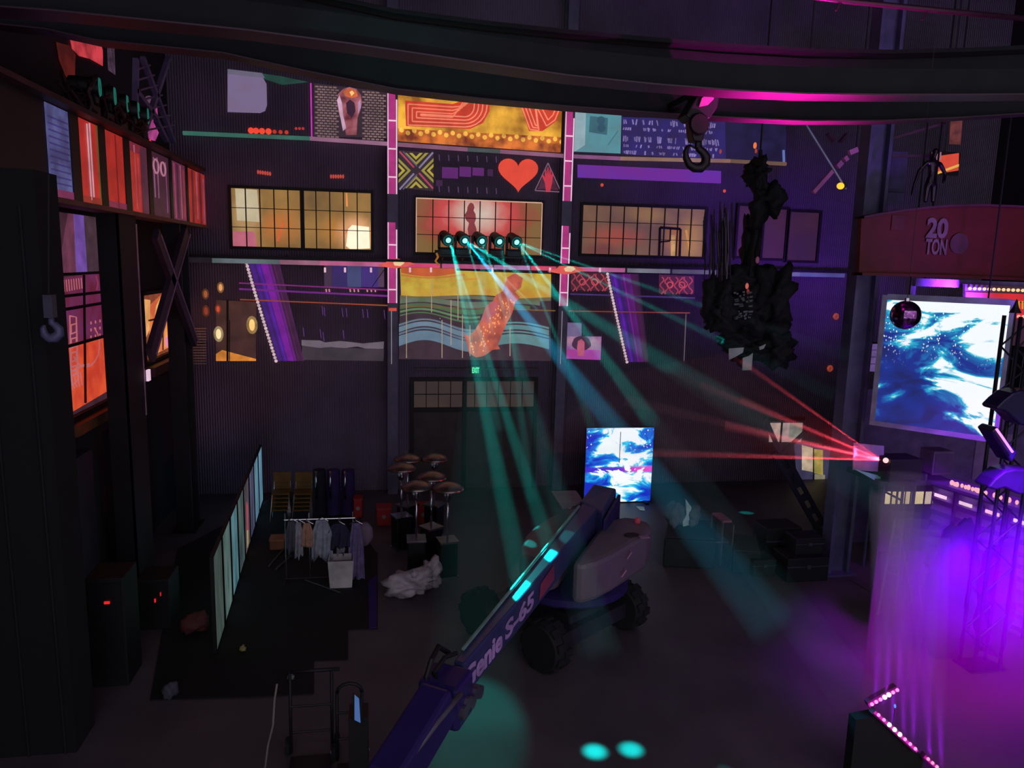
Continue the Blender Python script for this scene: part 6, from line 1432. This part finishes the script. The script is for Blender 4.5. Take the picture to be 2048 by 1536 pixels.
# LED battens on a black case, lower right
YL = 7.4
q = lambda x, y, d=0: at(x, y, YL-d)
cx0, cx1 = q(1715,1480).x, q(1900,1480).x; ztop = q(1780,1440).z
pts = [q(1712,1440), q(1752,1432), q(1840,1508), q(1880,1545), q(1712,1600)]
r = thing('black_case', 'large black case at the bottom right carrying the pink LED battens', 'case', ((cx0+cx1)/2, YL+.2, 0))
poly = [Vector((p_.x, YL, max(0,p_.z))) for p_ in pts[:4]]; poly.append(Vector((poly[-1].x, YL, 0))); poly.append(Vector((poly[0].x, YL, 0)))
obj('body', MB().prism(poly, (0,.14,0)), mat('case_matt', (10,10,13), .7), r)
def led(name, a_, b_, n_, label, w2=()):
    A_2, B_2 = q(*a_, .06), q(*b_, .06); r = thing(name, label, 'LED batten', A_2.lerp(B_2,.5), 'pink LED battens')
    obj('housing', MB().bar(A_2+Vector((0,.05,-.0)), B_2+Vector((0,.05,0)), .07, .07), mat('led_pink_housing', (120,30,110), .4), r)
    obj('glow_line', MB().bar(A_2+Vector((0,.0,.0)), B_2+Vector((0,.0,0)), .02, .035), glow((206,10,176), 1.0), r)
    for k in range(n_):
        c = A_2.lerp(B_2, (k+.5)/n_)+Vector((0,-.015,.01)); obj('led_lens', MB().sphere(c, .021 if k not in w2 else .028, 10, 6), glow((255,150,240) if k not in w2 else (255,235,255), 1.3), r)
    return A_2, B_2
l1 = led('led_batten', (1738,1411), (1797,1378), 7, 'short pink LED batten rising to the right at the lower right corner', (4,3))
l2 = led('led_batten', (1750,1425), (1834,1502), 8, 'longer pink LED batten falling to the right along the case edge', (2,3,4))
l3 = led('led_batten', (1850,1514), (1885,1545), 4, 'pink LED batten cut off by the bottom edge of the view')
o = obj('blue_indicator', MB().sphere(q(1790,1412,.0), .018, 8, 6, (.6,1,1.4)), glow((60,150,255), 1.1)); tag(o, 'tiny blue indicator light between the two pink LED battens', 'light')
obj_p = o
o = obj('indicator_stalk', MB().tube([q(1790,1414,-.01), Vector((q(1790,1414).x, YL+.01, q(1770,1450).z-.1))], .006, 5), BLACK, ); tag(o, 'thin dark stalk carrying the tiny blue indicator', 'stalk')
# ------------------------------------------------------------ moving heads on the ledge and their beams
LEN = glow((150,255,255), 1.6, var=.02)
hp_ = [(895,483,'leftmost'),(928,481,'second from the left'),(962,483,'middle'),(997,487,'second from the right'),(1031,488,'rightmost')]
YH = D-.75
heads = []
led_z = at(960, 512, D-.6).z
r_sh = thing('lamp_shelf', 'short dark shelf with clutter carrying the five teal moving lights', 'shelf', at(965, 520, YH))
obj('board', MB().bx(at(872,500,YH).x, D-.86, led_z-.04, at(1065,500,YH).x, D-.5, led_z), BLACK, r_sh)
for k in range(5): obj('bracket', MB().bar((at(885+k*40,500,YH).x, D-.84, led_z-.04), (at(885+k*40,500,YH).x, D-.5, led_z-.2), .04, .04), BLACK, r_sh)
obj('clutter_box', MB().bx(at(878,500,YH).x-.1,D-.84,led_z,at(878,500,YH).x+.05,D-.6,led_z+.12), STEEL, r_sh)
o = obj('orange_strap', MB().tube([at(873,506,D-.88), at(876,514,D-.88), at(871,522,D-.88), at(877,530,D-.88)], .03, 6), glow((176,110,30), .7)); tag(o, 'small orange strap hanging at the left end of the lamp shelf', 'strap')
proto = None
for k, (x, y, l) in enumerate(hp_):
    lc = at(x, y, YH); lab = 'black moving light with glowing teal lens, %s of five on shelf' % l
    if proto is None:
        proto = moving_head('moving_head_light', lab, 'stage light', 'teal moving lights on the shelf', LEN, scale=1.1, aim=Vector((.25,-1,-.35))); rr = proto
    else: rr = dup(proto, (0,0,0), 0, lab)
    rr.location = (lc.x-.04, YH+.1, led_z); hz = .4*1.1
    rr.location.z = max(led_z, lc.z-hz-.02) if abs(lc.z-hz-led_z) > .1 else led_z
    heads.append(Vector((lc.x+.04, YH-.2, led_z+hz-.08)))
def vol_mat(name, col, dens, aniso=0.0, streak=None):
    key = ('v', name)
    if key in _mc: return _mc[key]
    m = bpy.data.materials.new(name); t = nt(m); out = N(t, 'ShaderNodeOutputMaterial'); vs = N(t, 'ShaderNodeVolumeScatter')
    vs.inputs['Color'].default_value = (*col, 1); vs.inputs['Density'].default_value = dens; vs.inputs['Anisotropy'].default_value = aniso
    if streak:
        g = N(t, 'ShaderNodeNewGeometry'); mp = N(t, 'ShaderNodeMapping'); mp.inputs['Scale'].default_value = streak; t.links.new(g.outputs['Position'], mp.inputs[0])
        no = N(t, 'ShaderNodeTexNoise', i_Scale=1.0, i_Detail=2.0); t.links.new(mp.outputs[0], no.inputs['Vector'])
        mr = N(t, 'ShaderNodeMapRange'); mr.inputs[1].default_value = .38; mr.inputs[2].default_value = .68; mr.inputs[3].default_value = dens*.15; mr.inputs[4].default_value = dens*1.8
        t.links.new(no.outputs['Fac'], mr.inputs[0]); t.links.new(mr.outputs[0], vs.inputs['Density'])
    t.links.new(vs.outputs[0], out.inputs['Volume']); _mc[key] = m; return m
def beam(src, dst, ang, energy, col, vm, label, blend=.6, r0=.04, light=True, over=0.0):
    """a shaft of haze lit by a real spot inside the lamp"""
    src, dst = Vector(src), Vector(dst); d_ = (dst-src); L = d_.length+over; d_.normalize()
    R = d_.to_track_quat('Z', 'Y').to_matrix(); r1 = r0+L*tan(radians(ang/2))*1.0
    o = obj('light_beam', MB().lathe([(r0, .02), (r1, L)], src, 16, R), vm, smooth=True)
    tag(o, label, 'light beam', kind='stuff')
    if light: lamp('SPOT', 'beam_lamp', src - d_*(.0), energy, col, dst, .02, ang*1.15, blend)
    return o
HZT = vol_mat('haze_teal', (.3,1,1), .14)  # teal of the beams put into the haze's own scatter colour
HZN = vol_mat('haze_teal_narrow', (.3,1,1), .22)
HZW = vol_mat('haze_teal_wide', (.3,1,1), .05)
HZX = vol_mat('haze_teal_thin', (.3,1,1), .019)
# (head, target pixel, depth of target, spread, energy)
T = [(0,(1104,1112),'boom',1.5,110000,'first',HZX),(0,(1046,1182),'boom',1.7,110000,'second',HZX),(1,(1250,880),12.0,3.0,30000,'third, broad',HZT),(1,(1062,900),13.0,2.0,6500,'fourth',HZT),(1,(1450,800),12.5,3.0,11000,'fifth',HZT),
     (2,(1090,900),12.5,2.2,7000,'sixth',HZT),(3,(1062,1000),12.6,1.2,14000,'seventh',HZN),(4,(1190,870),13.0,1.2,14000,'eighth',HZN),(0,(1000,860),13.5,1.2,12000,'thirteenth',HZN),(1,(1075,620),18.6,1.4,9000,'fourteenth',HZN),(4,(1668,790),13.2,1.5,14000,'ninth',HZN),(4,(1697,712),13.2,1.3,14000,'tenth',HZN),(4,(1420,1000),12.0,3.0,11000,'eleventh',HZT),(2,(945,1455),None,7.0,1500,'twelfth',HZW)]
for h_, px, Y_, an, en, l, vm_ in T:
    tgt = onZ(px[0], px[1], 2.0) if Y_ == 'boom' else (at(px[0], px[1], Y_) if Y_ else onZ(px[0], px[1], 0))
    beam(heads[h_], tgt, an, en, (0,.55,1) if 'broad' in l else TEAL, vm_, 'hazy teal shaft of light from the shelf lights, %s counted from the left lamp' % l, over=(max(0.0, min(4.0, (tgt-heads[h_]).length*(tgt.z-.1)/max(.1, heads[h_].z-tgt.z))) if vm_ is HZT else 0.0))
# red laser fan
HZR = vol_mat('haze_red', (1,.8,.8), .35)
for k, (px, Y_, an, en) in enumerate((((1480,722),13.2,2.0,150),((1400,770),13.4,2.4,170),((1250,800),13.8,2.6,190),((1180,900),14.0,2.2,180),((1300,905),13.6,2.2,120),((1480,800),13.0,3.0,110),((1450,850),13.2,4.0,110))):
    beam(LC+Vector((-.1,0,.01)), at(px[0], px[1], Y_), an, en*90, (1,.06,.1), HZR, 'hazy red laser shaft fanning left from the dark projector, %s from the top' % ('first','third','fourth','lowest','second lowest','second','fifth')[k], r0=.015)
fanp = [LC+Vector((-.1,0,.01))] + [at(x, y, Y_) for x, y, Y_ in ((1460,705,13.3),(1240,745,13.9),(1080,880,14.4),(1100,905,14.3),(1480,910,13.2))]
o = obj('laser_fan', MB().prism([p_+Vector((0,-.05,0)) for p_ in fanp], (0,.12,0)), vol_mat('haze_red_sheet', (1,.35,.4), .5)); tag(o, 'wide faint red sheet of laser light spreading left from the dark projector', 'light beam', kind='stuff')
lamp('SPOT', 'laser_lamp', LC+Vector((-.12,0,.01)), 900, (1,.05,.1), at(1400,830,13.4), .02, 42, .3)
# purple shafts from the LED battens
HZP = vol_mat('haze_purple_shaft', (.9,.8,1), .5)
k = 0
for (A_2, B_2), ts in ((l1, (.1,.5,.9)), (l2, (.1,.35,.6,.85)), (l3, (.1,.8))):
    for t_ in ts:
        s_ = A_2.lerp(B_2, t_); k += 1
        beam(s_+Vector((0,-.05,.02)), s_+Vector((-.12+.05*k,-.1+.12*k,2.6)), 8.0, 240, (.40,.0,1.0), HZP, 'hazy violet shaft rising from the LED battens, %s from the left' % ('first','second','third','fourth','fifth','sixth','seventh','eighth','ninth')[k-1], r0=.03)
for x, y in ((1190,1503),(1262,1499)):
    tg = onZ(x, y, 0); lamp('SPOT', 'girder_gobo_spot', (tg.x+.3, 9.62, 8.05), 26000, TEAL, tg, .05, 2.6, 1)
# haze cloud in front of the bar, purple light put into its colour
def cloud_mat():
    m = bpy.data.materials.new('haze_tinted_purple'); t = nt(m); out = N(t, 'ShaderNodeOutputMaterial'); vs = N(t, 'ShaderNodeVolumeScatter')
    vs.inputs['Color'].default_value = (.5, .0, 1, 1)
    g = N(t, 'ShaderNodeNewGeometry'); sp = N(t, 'ShaderNodeSeparateXYZ'); t.links.new(g.outputs['Position'], sp.inputs[0])
    mz = N(t, 'ShaderNodeMapRange', interpolation_type='SMOOTHSTEP'); mz.inputs[1].default_value = 3.0; mz.inputs[2].default_value = 1.1; mz.inputs[3].default_value = 0; mz.inputs[4].default_value = 1; t.links.new(sp.outputs['Z'], mz.inputs[0])
    no = N(t, 'ShaderNodeTexNoise', i_Scale=.8, i_Detail=2.0); t.links.new(g.outputs['Position'], no.inputs['Vector'])
    mr = N(t, 'ShaderNodeMapRange'); mr.inputs[1].default_value = .35; mr.inputs[2].default_value = .65; mr.inputs[3].default_value = .26; mr.inputs[4].default_value = .85; t.links.new(no.outputs['Fac'], mr.inputs[0])
    mu = N(t, 'ShaderNodeMath', operation='MULTIPLY'); t.links.new(mz.outputs[0], mu.inputs[0]); t.links.new(mr.outputs[0], mu.inputs[1]); t.links.new(mu.outputs[0], vs.inputs['Density'])
    t.links.new(vs.outputs[0], out.inputs['Volume']); return m
r = obj('purple_lit_haze', MB().prism([(5.8,7.75,.02),(8.95,11.9,.02),(11.6,11.9,.02),(10.5,6.8,.02),(6.0,6.8,.02),(6.75,7.75,.02)], (0,0,3.9)), cloud_mat())
tag(r, 'thick violet lit haze drifting in front of the bar at right', 'haze', kind='stuff')
lamp('SPOT', 'haze_side_fill', at(2140,800,8.4), 4800, (.3,0,1), (8.9,9.8,.6), .1, 54, 1)  # added lamp out of view, lights the haze from the right
lamp('SPOT', 'haze_top_fill', (9.9, 8.3, 5.6), 4600, (.27,0,1), (8.3,9.1,.6), .3, 42, 1)  # added lamp out of view, lights the haze from above
lamp('SPOT', 'bar_glow', (9.6, 10.6, 4.6), 260, (.42,.02,1), (10.9, 12.4, 1.6), .2, 80, 1)
